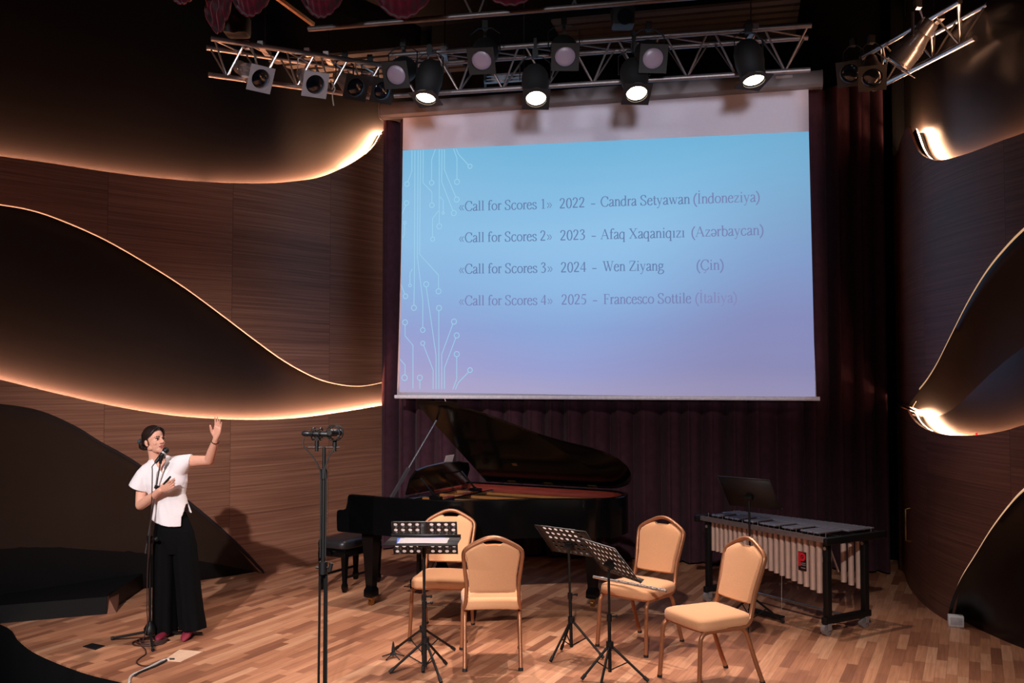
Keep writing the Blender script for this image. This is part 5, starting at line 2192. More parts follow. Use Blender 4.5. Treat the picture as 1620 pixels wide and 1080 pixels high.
def studio_mic(label, c, axis, r, L, holder):
    c = V3(c)
    d = V3(axis).normalized()
    t = thing('studio_microphone', label, 'microphone', c, 0, 'studio microphones on the stereo bar')
    b = MB()
    b.lathe([(r * 0.7, -L / 2), (r, -L / 2 + 0.01), (r, L * 0.22), (r * 0.9, L * 0.25)], c, d, 18)
    b.build('body', M_MICB, t, world=True)
    b = MB()
    b.lathe([(r * 0.92, L * 0.25), (r * 1.05, L * 0.29), (r * 1.02, L * 0.42), (r * 0.6, L * 0.5)], c, d, 18)
    b.build('grille', mat('microphone_grille', (52, 50, 52), 0.4, 0.7, 0.3, 300), t, world=True)
    b = MB()
    R = frame_from(d)
    for q in (-0.025, 0.022):
        ring = [c + d * q + R @ V3((math.cos(2 * PI * j / 20) * holder, math.sin(2 * PI * j / 20) * holder, 0)) for j in range(20)]
        b.tube(ring, 0.0042, 6, closed=True)
    for j in range(4):
        a = PI / 4 + j * PI / 2
        o = R @ V3((math.cos(a) * holder, math.sin(a) * holder, 0))
        b.cyl(c + o - d * 0.025, c + o + d * 0.022, 0.004, n=6)
        b.cyl(c + o, c + o * (r / holder), 0.0025, n=6)
    low = V3((c.x, c.y, 1.636))
    b.cyl(c - V3((0, 0, holder)), low + V3((0, 0, 0.0)), 0.013)
    b.cyl(low - V3((0, 0, 0.028)), low, 0.011)
    b.build('shock_mount', M_MICB, t, world=True)
    return t


studio_mic('long horizontal studio microphone on the left of the stereo bar', (ms.x - 0.045, ms.y, 1.715), (-1, 0.15, 0.02), 0.018, 0.19, 0.038)
studio_mic('round studio microphone pointing at the audience on the right of the stereo bar', (ms.x + 0.065, ms.y, 1.722), (0.25, 0.95, -0.05), 0.022, 0.15, 0.046)
for x0, z0, lab in ((-0.125, 1.69, 'thin microphone cable hanging left of the tall stand'), (0.06, 1.665, 'thin microphone cable hanging right of the tall stand')):
    b = MB()
    b.tube(catmull([ms + V3(p) for p in ((x0, 0, z0), (x0 * 0.98, -0.01, z0 - 0.05), (x0 * 0.55, -0.014, 1.58), (x0 * 0.18, -0.018, 1.50), (0.017 * (1 if x0 > 0 else -1), -0.014, 1.42), (0.016 * (1 if x0 > 0 else -1), -0.012, 0.96))], 6), 0.0045, 6)
    o = b.build('microphone_cable', M_RUB)
    tag(o, lab, 'cable', 'cables on the tall microphone stand')

# ------------------------------------------------------------------ the woman
YP = 7.69


def B(px, py, dy=0.0):
    return aty(px, py, YP + dy)


M_SKIN = mat('skin', (226, 166, 142), 0.55, 0, 0.03, 40, spec=0.35)
M_HAIR = mat('dark_brown_hair', (34, 20, 17), 0.42, 0, 0.25, 60, stretch=(1, 1, 6))
M_BLOUSE = mat('white_crepe', (238, 230, 232), 0.85, 0, 0.02, 60)
M_TROUS = mat('black_crepe', (8, 8, 10), 0.9, 0, 0.1, 40, spec=0.1)
M_SHOE = mat('crimson_suede', (120, 18, 44), 0.7)
M_EYEW = mat('eye_white', (226, 220, 216), 0.3)
M_EYED = mat('eye_dark', (26, 16, 12), 0.2)
M_BROW = mat('eyebrow', (40, 24, 18), 0.8)
M_LIPS = mat('lips', (186, 98, 92), 0.5)
HEAD = B(244.5, 697, 0.0)
FACE = V3((0.84, -0.53, 0.10)).normalized()
HX_ = V3((0, 0, 1)).cross(FACE) * -1
# head frame: X = her left.. (right-handed), Y = facing, Z = up
fx = FACE.cross(V3((0, 0, 1))).normalized()
fz = fx.cross(FACE).normalized()
HR = Matrix((fx, FACE, fz)).transposed()
HS = 0.93
H = lambda x, y, z: HEAD + HR @ (V3((x, y, z)) * HS)


def remesh(objs_mb, voxel, smooth_it, name, m, parent, post=None, smf=0.5):
    me = bpy.data.meshes.new('tmp')
    me.from_pydata([tuple(v) for v in objs_mb.v], [], objs_mb.f)
    bm = bmesh.new()
    bm.from_mesh(me)
    bmesh.ops.recalc_face_normals(bm, faces=bm.faces[:])
    bm.to_mesh(me)
    bm.free()
    o = bpy.data.objects.new('tmp', me)
    COL.objects.link(o)
    md = o.modifiers.new('r', 'REMESH')
    md.mode = 'VOXEL'
    md.voxel_size = voxel
    md.adaptivity = 0.0
    if smooth_it:
        sm_ = o.modifiers.new('s', 'SMOOTH')
        sm_.factor = smf
        sm_.iterations = smooth_it
    dg = bpy.context.evaluated_depsgraph_get()
    dg.update()
    me2 = bpy.data.meshes.new_from_object(o.evaluated_get(dg))
    bpy.data.objects.remove(o)
    b = MB()
    b.v = [v.co.copy() for v in me2.vertices]
    b.f = [tuple(p.vertices) for p in me2.polygons]
    if post:
        post(b)
    return b.build(name, m, parent, angle=180, world=True)


def limb(b, pts, rad, n=14, sub=6):
    c = catmull(pts, sub)
    rr = [p.x for p in catmull([V3((r, 0, 0)) for r in rad], sub)]
    b.tube(c, rr, n)
    b.ball(pts[0], rad[0] * 0.98, 12, 8)
    b.ball(pts[-1], rad[-1] * 0.98, 12, 8)


pbase = onz(283, 999)
person = thing('person', 'woman in white blouse and wide black trousers raising one arm toward the screen', 'person', (pbase.x, pbase.y, 0))
b = MB()
# head (local ellipsoids, merged later)
b.ball(H(0, -0.018, 0.040), (0.073 * HS, 0.095 * HS, 0.083 * HS), 28, 20, HR)
b.ball(H(0, 0.028, -0.030), (0.058 * HS, 0.062 * HS, 0.078 * HS), 24, 18, HR)
b.ball(H(0, 0.052, -0.078), (0.036 * HS, 0.036 * HS, 0.030 * HS), 16, 12, HR)
b.ball(H(0, 0.070, -0.092), (0.020 * HS, 0.018 * HS, 0.018 * HS), 14, 10, HR)
for s in (-1, 1):
    b.ball(H(0.036 * s, 0.058, -0.024), (0.022 * HS, 0.020 * HS, 0.022 * HS), 14, 10, HR)
    b.ball(H(0.028 * s, 0.074, 0.026), (0.026 * HS, 0.014 * HS, 0.009 * HS), 14, 10, HR)
    b.ball(H(0.046 * s, 0.0, -0.06), (0.016 * HS, 0.036 * HS, 0.022 * HS), 14, 10, HR)
    # ear
    b.ball(H(0.073 * s, -0.018, -0.010), (0.010 * HS, 0.019 * HS, 0.031 * HS), 14, 10, HR)
    b.ball(H(0.070 * s, -0.008, -0.036), (0.008 * HS, 0.010 * HS, 0.012 * HS), 10, 8, HR)
b.tube([H(0, 0.080, 0.026), H(0, 0.094, 0.006), H(0, 0.110, -0.014), H(0, 0.112, -0.020)], [0.008, 0.008, 0.0105, 0.009], 12)
b.ball(H(0, 0.1065, -0.019), (0.0115 * HS, 0.011 * HS, 0.010 * HS), 12, 10, HR)
for s in (-1, 1):
    b.ball(H(0.013 * s, 0.096, -0.021), (0.0085, 0.010, 0.008), 10, 8, HR)
b.ball(H(0, 0.088, -0.050), (0.024 * HS, 0.010 * HS, 0.012 * HS), 14, 10, HR)
# neck and torso
nk0, nk1 = H(0, -0.022, -0.05), B(247, 735, 0.035)
b.tube(catmull([nk0, nk0.lerp(nk1, 0.5), nk1], 5), [0.046 + 0.0 * i for i in range(6)] + [0.047 + 0.003 * i for i in range(5)], 20)


def ring(xc, z, rx, ry, yc, tilt=0.0, n=28, power=1.0):
    out = []
    for i in range(n):
        a = 2 * PI * i / n
        c_, s_ = math.cos(a), math.sin(a)
        c2 = abs(c_) ** power * (1 if c_ >= 0 else -1)
        out.append(V3((xc + rx * c2, yc + ry * s_, z + tilt * rx * c2)))
    return out


def tr(pl, pr, py, ry, dy=0.0, tilt=0.0, n=28, grow=0.0, power=1.0):
    a, c = B(pl, py), B(pr, py)
    return ring((a.x + c.x) / 2, (a.z + c.z) / 2, (c.x - a.x) / 2 + grow, ry + grow, YP + dy, tilt, n, power)


torso = [tr(237, 259, 727, 0.05, 0.035, 0.1), tr(231, 272, 733, 0.065, 0.035, 0.16), tr(231, 284, 740, 0.076, 0.03, 0.2), tr(230, 287, 750, 0.092, 0.02, 0.12),
         tr(230, 292, 763, 0.10, 0.005, 0.08), tr(237, 290, 780, 0.095, 0.0, 0.03), tr(249, 286, 797, 0.055, 0.01), tr(250, 290, 815, 0.06, 0.01),
         tr(248, 300, 835, 0.09, 0.01), tr(248, 302, 855, 0.09, 0.01)]
b.loft(torso)
# legs inside the trousers
for pts, rad in (([B(262, 850, 0.01), B(262, 920, 0.0), B(263, 985, 0.0)], [0.08, 0.055, 0.036]), ([B(291, 850, 0.01), B(296, 920, 0.0), B(302, 985, 0.0)], [0.08, 0.055, 0.036])):
    limb(b, pts, rad)
# arms
RS, RE, RW = B(228, 754, 0.025), B(222, 799, -0.05), B(254, 775, -0.20)
LS, LE, LW = B(289, 730, 0.02), B(331, 728, -0.10), B(342, 693, -0.24)
limb(b, [RS, RS.lerp(RE, 0.5) + V3((-0.004, 0, 0)), RE], [0.044, 0.044, 0.038])
limb(b, [RE, RE.lerp(RW, 0.35) + V3((0, 0, -0.004)), RW], [0.039, 0.038, 0.0245])
limb(b, [LS, LS.lerp(LE, 0.5), LE], [0.052, 0.044, 0.037])
limb(b, [LE, LE.lerp(LW, 0.35), LW], [0.038, 0.037, 0.0235])


def hand(b, W, up, palm_n, thumb_side, curl, L=0.175, spread=0.06, clos=(0, 0, 0, 0), thumb_out=0.9):
    """W wrist; up = direction to fingertips; palm_n = direction the palm faces; thumb_side = sideways"""
    up = V3(up).normalized()
    nrm = V3(palm_n)
    nrm = (nrm - up * nrm.dot(up)).normalized()
    sd = V3(thumb_side)
    sd = (sd - up * sd.dot(up) - nrm * sd.dot(nrm)).normalized()
    R = Matrix((sd, nrm, up)).transposed()
    pl = L * 0.52
    # palm as a loft of rounded sections
    rings = []
    for f, w, th_ in ((-0.06, 0.021, 0.019), (0.1, 0.025, 0.0175), (0.45, 0.035, 0.0155), (0.8, 0.037, 0.0135), (1.0, 0.036, 0.0105)):
        c = W + up * (pl * f) + nrm * 0.003
        rings.append([c + sd * (w * abs(math.cos(a)) ** 0.7 * (1 if math.cos(a) >= 0 else -1)) + nrm * (th_ * math.sin(a)) for a in [2 * PI * i / 20 for i in range(20)]])
    b.loft(rings)
    lens = (L * 0.43, L * 0.475, L * 0.44, L * 0.35)
    for k_, off in enumerate((0.0265, 0.009, -0.0085, -0.0255)):
        fl = lens[k_]
        cu = curl + clos[k_]
        p = W + up * (pl * (0.95 - 0.03 * abs(k_ - 1))) + sd * off
        ang = 0.0
        d = (up + sd * (off * spread / 0.026)).normalized()
        pts = [p - up * 0.02, p]
        for q, frac in enumerate((0.45, 0.31, 0.24)):
            ang += cu * (0.8 if q == 0 else 1.0)
            dd = (d * math.cos(ang) + nrm * math.sin(ang)).normalized()
            pts.append(pts[-1] + dd * fl * frac)
        r = 0.0080 if k_ < 3 else 0.0070
        b.tube(pts, [r * 1.1, r * 1.08, r, r * 0.92, r * 0.72], 10)
        b.ball(pts[-1], r * 0.74, 10, 8)
    # thumb from the side of the palm near its base
    p0 = W + up * pl * 0.18 + sd * 0.017 + nrm * 0.006
    d1 = (up * 0.72 + sd * thumb_out * 0.75 + nrm * 0.3).normalized()
    d2 = (up * 0.95 + sd * thumb_out * 0.32 + nrm * 0.32).normalized()
    pts = [p0, p0 + d1 * L * 0.2, p0 + d1 * L * 0.2 + d2 * L * 0.16, p0 + d1 * L * 0.2 + d2 * L * 0.29]
    b.tube(pts, [0.0145, 0.0115, 0.0098, 0.007], 10)
    b.ball(pts[-1], 0.0073, 10, 8)
    return R


lup = (B(349, 653, -0.30) - LW)
hand(b, LW, lup, (-0.35, -0.9, 0.1), (-1, 0.2, 0.1), 0.10, L=0.185, spread=0.13, thumb_out=0.75)
rup = V3((0.86, -0.25, 0.42))
hand(b, RW, rup, (-0.1, 0.9, 0.2), (0.0, -0.35, 1.0), 0.55, L=0.165, spread=0.04, clos=(-0.35, 0.1, 0.2, 0.25), thumb_out=0.45)


def eyes(b):
    for s in (-1, 1):
        c = H(0.031 * s, 0.083, 0.008)
        for i, v in enumerate(b.v):
            d = (v - c).length
            if d < 0.03:
                b.v[i] = v - FACE * 0.0075 * math.exp(-(d / 0.0125) ** 2)
    # mouth line
    for i, v in enumerate(b.v):
        l = HR.transposed() @ (v - HEAD) / HS
        if l.y > 0.07 and abs(l.x) < 0.028 and abs(l.z + 0.052) < 0.012:
            b.v[i] = v - FACE * 0.0028 * math.exp(-((l.z + 0.052) / 0.0035) ** 2)


body = remesh(b, 0.0036, 4, 'body', M_SKIN, person, eyes, 0.45)
# face parts
for s in (-1, 1):
    c = H(0.0305 * s, 0.0735, 0.008)
    b = MB()
    b.ball(c, (0.0130 * HS, 0.0112 * HS, 0.0068 * HS), 16, 12, HR)
    ey = b.build('eye', M_EYEW, person, world=True, angle=180)
    b = MB()
    look = (V3((-0.0015, 1.0, 0.0)))
    b.ball(c + HR @ V3((0.001, 0.0078, 0.001)), (0.0062, 0.0045, 0.0064), 12, 8, HR)
    b.build('iris', M_EYED, ey, world=True, angle=180)
    b = MB()
    b.tube([H(0.0155 * s, 0.0845, 0.0135), H(0.023 * s, 0.0875, 0.0175), H(0.034 * s, 0.085, 0.0175), H(0.045 * s, 0.072, 0.010)], [0.0014, 0.0024, 0.0024, 0.0014], 8)
    b.build('eyelash', M_EYED, ey, world=True)
    b = MB()
    b.tube(catmull([H(0.012 * s, 0.0905, 0.029), H(0.024 * s, 0.0915, 0.034), H(0.038 * s, 0.084, 0.0345), H(0.052 * s, 0.066, 0.026)], 4), [0.0014 + 0.0006 * math.sin(PI * i / 12) for i in range(13)], 8, ry=[0.0022 + 0.001 * math.sin(PI * i / 12) for i in range(13)])
    b.build('eyebrow', M_BROW, person, world=True)
b = MB()
b.tube(catmull([H(-0.022, 0.0865, -0.053), H(-0.01, 0.0965, -0.047), H(0, 0.098, -0.0485), H(0.01, 0.0965, -0.047), H(0.022, 0.0865, -0.053)], 4), [0.002 + 0.003 * math.sin(PI * i / 16) for i in range(17)], 8)
b.tube(catmull([H(-0.020, 0.0865, -0.055), H(-0.01, 0.094, -0.0585), H(0, 0.0955, -0.0605), H(0.01, 0.094, -0.0585), H(0.020, 0.0865, -0.055)], 4), [0.002 + 0.0038 * math.sin(PI * i / 16) for i in range(17)], 8)
b.build('lips', M_LIPS, person, world=True, angle=180)

# hair: swept-back cap with a low bun
b = MB()
n, mm = 72, 44
grid_ = {}
cen = (0, -0.020, 0.040)
for i in range(mm + 1):
    for j in range(n):
        a, c = PI * i / mm, 2 * PI * j / n
        x, y, z = math.sin(a) * math.cos(c), math.sin(a) * math.sin(c), math.cos(a)
        rx, ry, rz = 0.0815, 0.106, 0.094
        strand = 0.0016 * math.sin(c * 26 + 4 * z)
        part = -0.004 * math.exp(-((x * rx - 0.012) / 0.006) ** 2) if y > -0.2 and z > 0.3 else 0
        lx, ly, lz = cen[0] + (rx + strand) * x, cen[1] + (ry + strand) * y, cen[2] + (rz + strand + part) * z
        grid_[(i, j)] = (lx, ly, lz)
        b.v.append(H(lx, ly, lz))


def keep(p):
    lx, ly, lz = p
    # hairline: forehead high, down past the temples, back over the ears to the nape
    if lz > 0.088:
        lim = 0.078 - 0.2 * (lz - 0.088)
        lim = 0.2
    elif lz > 0.03:
        lim = 0.072 - (0.088 - lz) * 0.95 + 0.0 * abs(lx)
        lim = lim if abs(lx) > 0.035 else min(lim, 0.060 if lz < 0.078 else 0.09)
    elif lz > -0.012:
        lim = 0.018 - (0.03 - lz) * 0.35
    else:
        lim = -0.030
    return ly < lim and lz > -0.062


for i in range(mm):
    for j in range(n):
        j2 = (j + 1) % n
        q = [grid_[(i, j)], grid_[(i + 1, j)], grid_[(i + 1, j2)], grid_[(i, j2)]]
        if all(keep(p) for p in q):
            b.f.append((i * n + j, (i + 1) * n + j, (i + 1) * n + j2, i * n + j2))
used = sorted({k_ for f in b.f for k_ in f})
mp_ = {k_: i for i, k_ in enumerate(used)}
b.v = [b.v[k_] for k_ in used]
b.f = [tuple(mp_[k_] for k_ in f) for f in b.f]
# side sweeps framing the face and covering the tops of the ears
for s in (-1, 1):
    for q in range(9):
        t_ = q / 8
        pts = [H(0.010 * s, 0.060 - 0.05 * t_, 0.114 + 0.014 * t_), H(0.046 * s, 0.060 - 0.05 * t_, 0.092 + 0.008 * t_), H((0.070 + 0.002 * t_) * s, 0.034 - 0.04 * t_, 0.052 + 0.01 * t_), H(0.0775 * s, -0.012 - 0.03 * t_, 0.022), H(0.066 * s, -0.070 - 0.01 * t_, -0.018), H(0.02 * s, -0.118, -0.03)]
        b.tube(catmull(pts, 5), [0.003 + 0.004 * math.sin(PI * i / 25) for i in range(26)], 8)
for q in range(7):
    a = q / 6 * PI - PI / 2
    pts = [H(0.02 * math.sin(a), -0.108, 0.0), H(0.036 * math.sin(a), -0.128, -0.018 + 0.01 * math.cos(a)), H(0.032 * math.sin(a * 1.1), -0.138, -0.045), H(0.01 * math.sin(a), -0.122, -0.066)]
    b.tube(catmull(pts, 5), [0.010 + 0.009 * math.sin(PI * i / 15) for i in range(16)], 8)
b.ball(H(0, -0.122, -0.034), (0.038, 0.034, 0.036), 18, 14, HR)
hair = b.build('hair', M_HAIR, person, world=True, solid=0.004, angle=180)
b = MB()
for s in (-1, 1):
    b.ball(H(0.024 * s, -0.160, 0.004), (0.026, 0.016, 0.024), 14, 10, HR)
b.ball(H(0, -0.158, 0.0), (0.010, 0.013, 0.009), 10, 8, HR)
ring_ = [H(0.030 * math.cos(2 * PI * j / 20), -0.118 - 0.0 * j, -0.026 + 0.034 * math.sin(2 * PI * j / 20)) for j in range(20)]
b.tube(ring_, 0.009, 8, closed=True)
b.build('hair_tie', mat('charcoal_ribbon', (46, 52, 58), 0.7), hair, world=True, angle=180)
b = MB()
b.ball(H(-0.078, -0.008, -0.040), 0.0055, 12, 8)
b.build('earring', mat('pearl', (236, 230, 224), 0.2), person, world=True)

# trousers: hips and two wide flared legs
b = MB()


def fold(rg, cx, cy, amp, nf, ph_):
    out = []
    for i, p in enumerate(rg):
        a = 2 * PI * i / len(rg)
        k_ = 1 + amp * math.sin(nf * a + ph_)
        out.append(V3((cx + (p.x - cx) * k_, cy + (p.y - cy) * k_, p.z)))
    return out


NL = 48
hips = [tr(251, 286, 797, 0.055, 0.01, n=NL), tr(249, 291, 807, 0.065, 0.01, n=NL), tr(246, 297, 820, 0.085, 0.01, n=NL), tr(243, 306, 842, 0.112, 0.01, n=NL), tr(243, 309, 860, 0.116, 0.01, n=NL), tr(244, 309, 874, 0.10, 0.01, n=NL)]
b.loft(hips)
for rows in ([(246, 277, 838, 0.098), (243.5, 278, 862, 0.116), (243, 279, 895, 0.115), (243, 278.7, 930, 0.116), (243, 278, 965, 0.122), (243, 279, 993, 0.128), (243, 279, 998.5, 0.128)],
             [(272, 304, 838, 0.098), (274, 309.5, 862, 0.116), (276, 312.5, 895, 0.115), (279.5, 316, 930, 0.116), (282, 320, 965, 0.122), (284.5, 324, 988, 0.128), (285, 324.5, 993, 0.128)]):
    rr = []
    for k_, (pl_, pr_, py_, ry_) in enumerate(rows):
        g = tr(pl_, pr_, py_, ry_, 0.01, n=NL)
        cx = sum(p.x for p in g) / NL
        rr.append(fold(g, cx, YP + 0.01, 0.012 + 0.012 * k_, 7, 0.6 + 0.12 * k_))
    b.loft(rr)
trous = b.build('trousers', M_TROUS, person, world=True, angle=70)

# shoes
for px, py, dx in ((265, 996.5, -0.35), (301, 994, 0.25)):
    c = B(px, py, 0.0)
    b = MB()
    d = V3((dx * 0.4, -1, 0)).normalized()
    sd = V3((-d.y, d.x, 0))
    base = V3((c.x, YP - 0.06, 0))
    rings = []
    for f, w, h in ((-0.13, 0.018, 0.06), (-0.10, 0.03, 0.075), (-0.04, 0.034, 0.075), (0.03, 0.037, 0.055), (0.08, 0.036, 0.04), (0.115, 0.026, 0.03), (0.132, 0.012, 0.02)):
        cc = base + d * f
        rings.append([cc + sd * (w * math.cos(a)) + V3((0, 0, 0.004 + max(0, h * 0.5 + h * 0.5 * math.sin(a)))) for a in [2 * PI * i / 18 for i in range(18)]])
    b.loft(rings)
    b.build('shoe', M_SHOE, person, world=True, angle=60)

# blouse: V-neck, wide cap sleeves and a slanting wrapped hem
b = MB()
NB_ = 160
HEMX = [204, 241, 248, 258, 270, 281, 290.9, 291.3, 297, 304, 320]
HEMY = [818, 819, 824, 827.5, 830, 830.5, 830.5, 816, 808, 797, 796]
rows = [(236, 262, 722, 0.058, 0.036, 0.12), (231, 273, 728, 0.074, 0.033, 0.16), (224, 290, 736, 0.090, 0.028, 0.2), (222, 295, 748, 0.104, 0.016, 0.14),
        (228, 296, 763, 0.114, 0.002, 0.06), (235, 293, 780, 0.108, -0.004, 0.0), (240.5, 297, 795, 0.104, -0.004, 0.0), (240.5, 303, 812, 0.113, 0.0, 0.0), (240.5, 304, 832, 0.120, 0.0, 0.0)]
rgs = [tr(pl_, pr_, py_, ry_, dy_, tl_, n=NB_) for (pl_, pr_, py_, ry_, dy_, tl_) in rows]
zs_r = [sum(p.z for p in r) / NB_ for r in rgs]
hem = []
for i, p in enumerate(rgs[-1]):
    px_ = 810 + F_PX * p.x / p.y
    a = 2 * PI * i / NB_
    py_ = float(np.interp(px_, HEMX, HEMY)) if math.sin(a) < 0.12 else 812
    hem.append(B(px_, py_).z)
out = rgs[:6]
for f in (0.2, 0.4, 0.6, 0.8, 0.93, 1.0):
    g = []
    for i in range(NB_):
        z5 = rgs[5][i].z
        zt = z5 + (hem[i] - z5) * f
        zz = [r[i].z for r in rgs[5:]][::-1]
        g.append(V3((float(np.interp(zt, zz, [r[i].x for r in rgs[5:]][::-1])), float(np.interp(zt, zz, [r[i].y for r in rgs[5:]][::-1])), zt)))
    out.append(g)
cx_, cy_ = sum(p.x for p in out[-1]) / NB_, sum(p.y for p in out[-1]) / NB_
out.append([V3((cx_ + (p.x - cx_) * 0.90, cy_ + (p.y - cy_) * 0.90, p.z + 0.004)) for p in out[-1]])
zmx = max(hem) + 0.01
out.append([V3((cx_ + (p.x - cx_) * 0.75, cy_ + (p.y - cy_) * 0.75, zmx)) for p in out[-2]])
out.append([V3((cx_ + (p.x - cx_) * 0.1, cy_ + (p.y - cy_) * 0.1, zmx + 0.005)) for p in out[-3]])
b.loft(out)


def sleeve(secs):
    rr = []
    for (xa, ya, xb, yb_, ry_, dy_) in secs:
        p, q = B(xa, ya, dy_), B(xb, yb_, dy_)
        c, h = (p + q) / 2, (p - q) / 2
        rr.append([c + h * math.cos(2 * PI * i / 40) + V3((0, ry_ * (1 + 0.03 * math.sin(6 * PI * i / 40)) * math.sin(2 * PI * i / 40), 0)) for i in range(40)])
    b.loft(rr)


sleeve([(236, 729, 246, 764, 0.07, 0.02), (226, 735.5, 240, 767, 0.083, 0.02), (218, 744, 238, 771, 0.088, 0.012), (211, 754.5, 236.5, 775, 0.088, 0.004), (204.6, 766, 234, 778.5, 0.086, -0.004)])
sleeve([(268, 723, 280, 768, 0.085, 0.02), (280, 720.5, 289, 760, 0.084, 0.012), (290, 719, 295, 749, 0.075, 0.0), (298, 718.3, 300, 741, 0.066, -0.015), (303, 718, 301.8, 737, 0.060, -0.03)])


def picxy(p):
    d = V3(p) - V3((0, 0, CAM_Z))
    f = d.dot(_F)
    return 810 + F_PX * d.x / f, 540 - F_PX * d.dot(_U) / f


def in_v(p):
    """the open V of the neckline at the front of the chest"""
    if p.y > YP + 0.01:
        return False
    px_, py_ = picxy(p)
    if py_ > 748:
        return False
    f = (748 - py_) / 28.0
    return 256.5 - 19.5 * f < px_ < 256.5 + 6.5 * f


def cut(bb):
    # neckline opening: drop the closed top and the V
    zt = B(249, 723).z
    bb.f = [f for f in bb.f if not in_v(sum((bb.v[i] for i in f), V3((0, 0, 0))) / len(f))]
    for i, v in enumerate(bb.v):
        w = 0.0016 * math.sin(v.x * 70 + v.z * 25) * (1 if v.z < B(0, 775).z else 0.3)
        bb.v[i] = v + V3((0, w * 1.5, 0))


remesh(b, 0.0045, 5, 'blouse', M_BLOUSE, person, cut, 0.5)
# bracelet
d = (LW - LE).normalized()
c = LE.lerp(LW, 0.86)
R = frame_from(d)
b = MB()
b.tube([c + R @ V3((0.0285 * math.cos(2 * PI * j / 24), 0.0285 * math.sin(2 * PI * j / 24), 0)) for j in range(24)], 0.0032, 8, closed=True)
b.build('bracelet', mat('dark_bracelet', (40, 30, 26), 0.3, 0.6), person, world=True)

# clicker in her hand and clip on the stand
_u = rup.normalized()
_s = V3((0.0, -0.35, 1.0))
_s = (_s - _u * _s.dot(_u)).normalized()
ck0 = RW + _u * 0.085 + _s * 0.040 + V3((0, -0.004, 0))
ck1 = ck0 + (_u * 0.8 + V3((0, -0.1, 0.35))).normalized() * 0.055
t = thing('clicker', 'small black remote clicker held in the hand of the woman', 'clicker', tuple(ck0))
b = MB()
b.tube([ck0 - (ck1 - ck0) * 0.6, ck0, ck1], [0.007, 0.009, 0.008], 10)
b.ball(ck1, 0.0085, 10, 8)
b.build('body', M_RUB, t, world=True)
b = MB()
b.ball(ck0.lerp(ck1, 0.4) + V3((0, -0.006, 0.006)), 0.004, 8, 6)
b.build('button', M_SOCK, t, world=True)

# ------------------------------------------------------------------ vocal microphone on its stand
mb_ = onz(237, 1013)
mstand = thing('microphone_stand', 'black tripod microphone stand with a slanting boom in front of the woman', 'microphone stand', (mb_.x, mb_.y, 0))
Ym = mb_.y
joint = aty(237, 853, Ym)
low_end = aty(230, 875, Ym + 0.01)
clip = aty(253.5, 733, Ym - 0.02)
b = MB()
b.cyl((mb_.x, mb_.y, 0.06), joint, 0.0105)
b.build('lower_tube', M_STAND, mstand, world=True)
b = MB()
b.cyl(joint - V3((0, 0, 0.03)), joint + V3((0, 0, 0.03)), 0.022)
b.cyl(joint, joint + V3((0.055, -0.02, 0.005)), 0.008)
b.ball(joint + V3((0.055, -0.02, 0.005)), 0.016, 12, 8)
b.build('boom_clutch', M_STAND, mstand, world=True)
b = MB()
b.cyl(low_end, clip, 0.0058)
b.build('boom', mat('boom_grey_steel', (96, 92, 92), 0.35, 0.6), mstand, world=True)
b = MB()
md_ = low_end.lerp(clip, 0.74)
b.cyl(md_ - V3((0.005, 0, 0.012)), md_ + V3((0.003, 0, 0.012)), 0.014)
b.cyl(md_, md_ + V3((0.035, -0.01, 0)), 0.009)
b.build('boom_collar', M_STAND, mstand, world=True)
b = MB()
b.lathe([(0.030, 0.045), (0.046, 0.06), (0.046, 0.10), (0.03, 0.125), (0.014, 0.15)], (mb_.x, mb_.y, 0), n=20)
b.build('hub', M_STAND, mstand, world=True)
for px, py in ((176, 1012.5), (294, 1003), (242, 1031)):
    f = onz(px, py)
    e = V3((f.x, f.y, 0.014))
    s0 = V3((mb_.x, mb_.y, 0.075)) + (e - V3((mb_.x, mb_.y, 0.075))).normalized() * 0.03
    b = MB()
    b.cyl(s0, e, 0.010)
    lg = b.build('leg', M_STAND, mstand, world=True)
    b = MB()
    b.cyl(s0.lerp(e, 0.93), e, 0.0135)
    b.build('rubber_foot', M_RUB, lg, world=True)
b = MB()
cp_ = aty(255, 724, Ym - 0.02)
b.cyl(clip, cp_, 0.011)
b.cyl(cp_ - V3((0.004, 0, 0.02)), cp_ + V3((0.004, 0, 0.016)), 0.017)
b.build('microphone_clip', M_STAND, mstand, world=True)
mt, mh = aty(245.5, 732, Ym - 0.03), aty(260.5, 714.5, Ym + 0.03)
d = (mh - mt).normalized()
t = thing('vocal_microphone', 'black handheld microphone with pale collar ring in front of her mouth', 'microphone', tuple(mt))
L_ = (mh - mt).length
b = MB()
b.lathe([(0.011, 0), (0.0135, 0.01), (0.019, L_ * 0.78), (0.021, L_ * 0.8)], mt, d, 18)
b.build('handle', M_MICB, t, world=True)
b = MB()
b.lathe([(0.0235, L_ * 0.79), (0.0255, L_ * 0.82), (0.0255, L_ * 0.90), (0.0245, L_ * 0.91)], mt, d, 20)
b.build('collar', mat('collar_grey', (176, 170, 170), 0.4, 0.3), t, world=True)
b = MB()
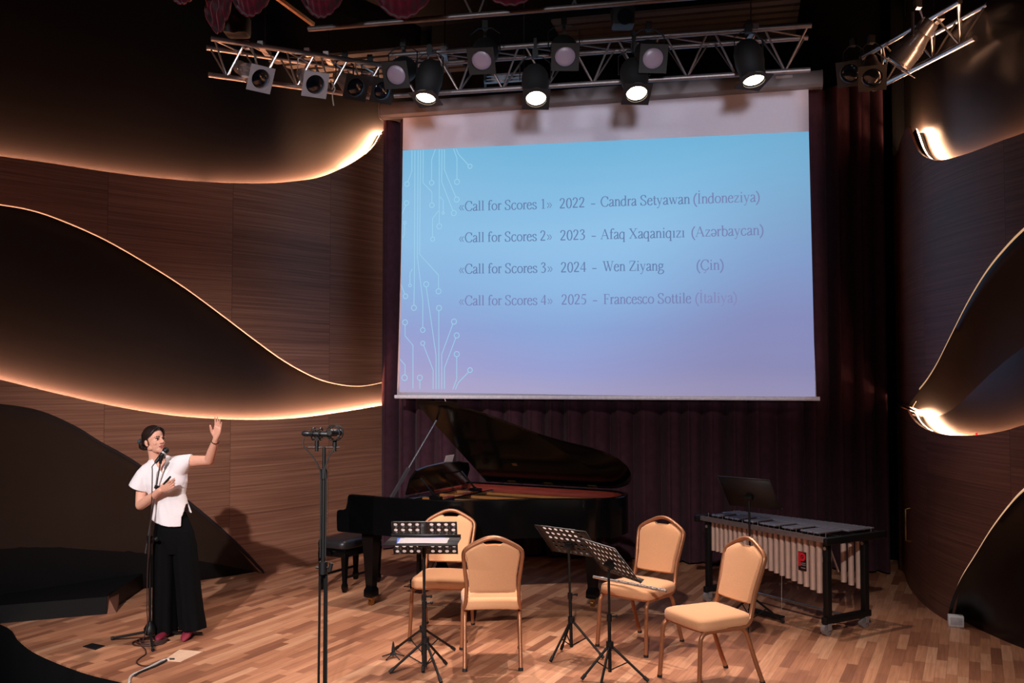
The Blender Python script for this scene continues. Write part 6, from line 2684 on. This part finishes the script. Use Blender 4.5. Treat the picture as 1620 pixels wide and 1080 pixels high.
b.ball(mh + d * 0.012, 0.0265, 18, 12)
b.build('grille', mat('mesh_grille', (38, 36, 38), 0.45, 0.5, 0.4, 400), t, world=True)
# cable from the microphone down the stand to a coil on the floor
M_CAB = mat('dark_red_brown_cable', (48, 22, 18), 0.6)
b = MB()
pts = [mt, mt + V3((-0.02, -0.01, -0.03)), aty(241, 745, Ym - 0.03), aty(240, 790, Ym - 0.03), aty(237, 850, Ym - 0.04), aty(233.5, 900, Ym - 0.04), aty(232.5, 960, Ym - 0.04), aty(233, 990, Ym - 0.05), V3((mb_.x - 0.03, mb_.y - 0.08, 0.008))]
b.tube(catmull(pts, 8), 0.0042, 8)
c = onz(236, 1017)
for k_ in range(3):
    pr = []
    for j in range(28):
        a = 2 * PI * j / 28
        pr.append(V3((c.x + 0.012 * k_ + (0.125 - 0.01 * k_) * math.cos(a), c.y + 0.01 * k_ + (0.10 - 0.012 * k_) * math.sin(a), 0.007 + 0.009 * k_)))
    b.tube(pr, 0.006, 8, closed=True)
tail = [onz(x, y, 0.006) for x, y in ((222, 1020), (229, 1026), (230.5, 1034), (222, 1040), (216, 1046), (220, 1051), (232, 1053), (243, 1050), (252, 1045))]
b.tube(catmull(tail, 6), 0.0048, 8)
o = b.build('microphone_cable', M_CAB)
tag(o, 'dark coiled microphone cable at the foot of the tripod stand', 'cable')
for nm, pts, m_, r, lb in (('floor_cable', ((268, 1043), (258, 1044), (246, 1050), (232, 1057), (219, 1063), (212, 1066), (206, 1071), (204, 1080), (204, 1092)), mat('pale_grey_cable', (196, 186, 182), 0.5), 0.0085, 'pale grey cable running from the floor hatch off the stage edge'),
                           ('floor_cable', ((276, 1042), (266, 1042.5), (258, 1047), (246, 1053), (233, 1058), (221, 1063), (213, 1068)), M_RUB, 0.007, 'black cable lying beside the pale cable at the floor hatch')):
    b = MB()
    b.tube(catmull([onz(x, y, 0.009) for x, y in pts], 6), r, 8)
    o = b.build(nm, m_)
    tag(o, lb, 'cable', 'cables from the floor hatch')
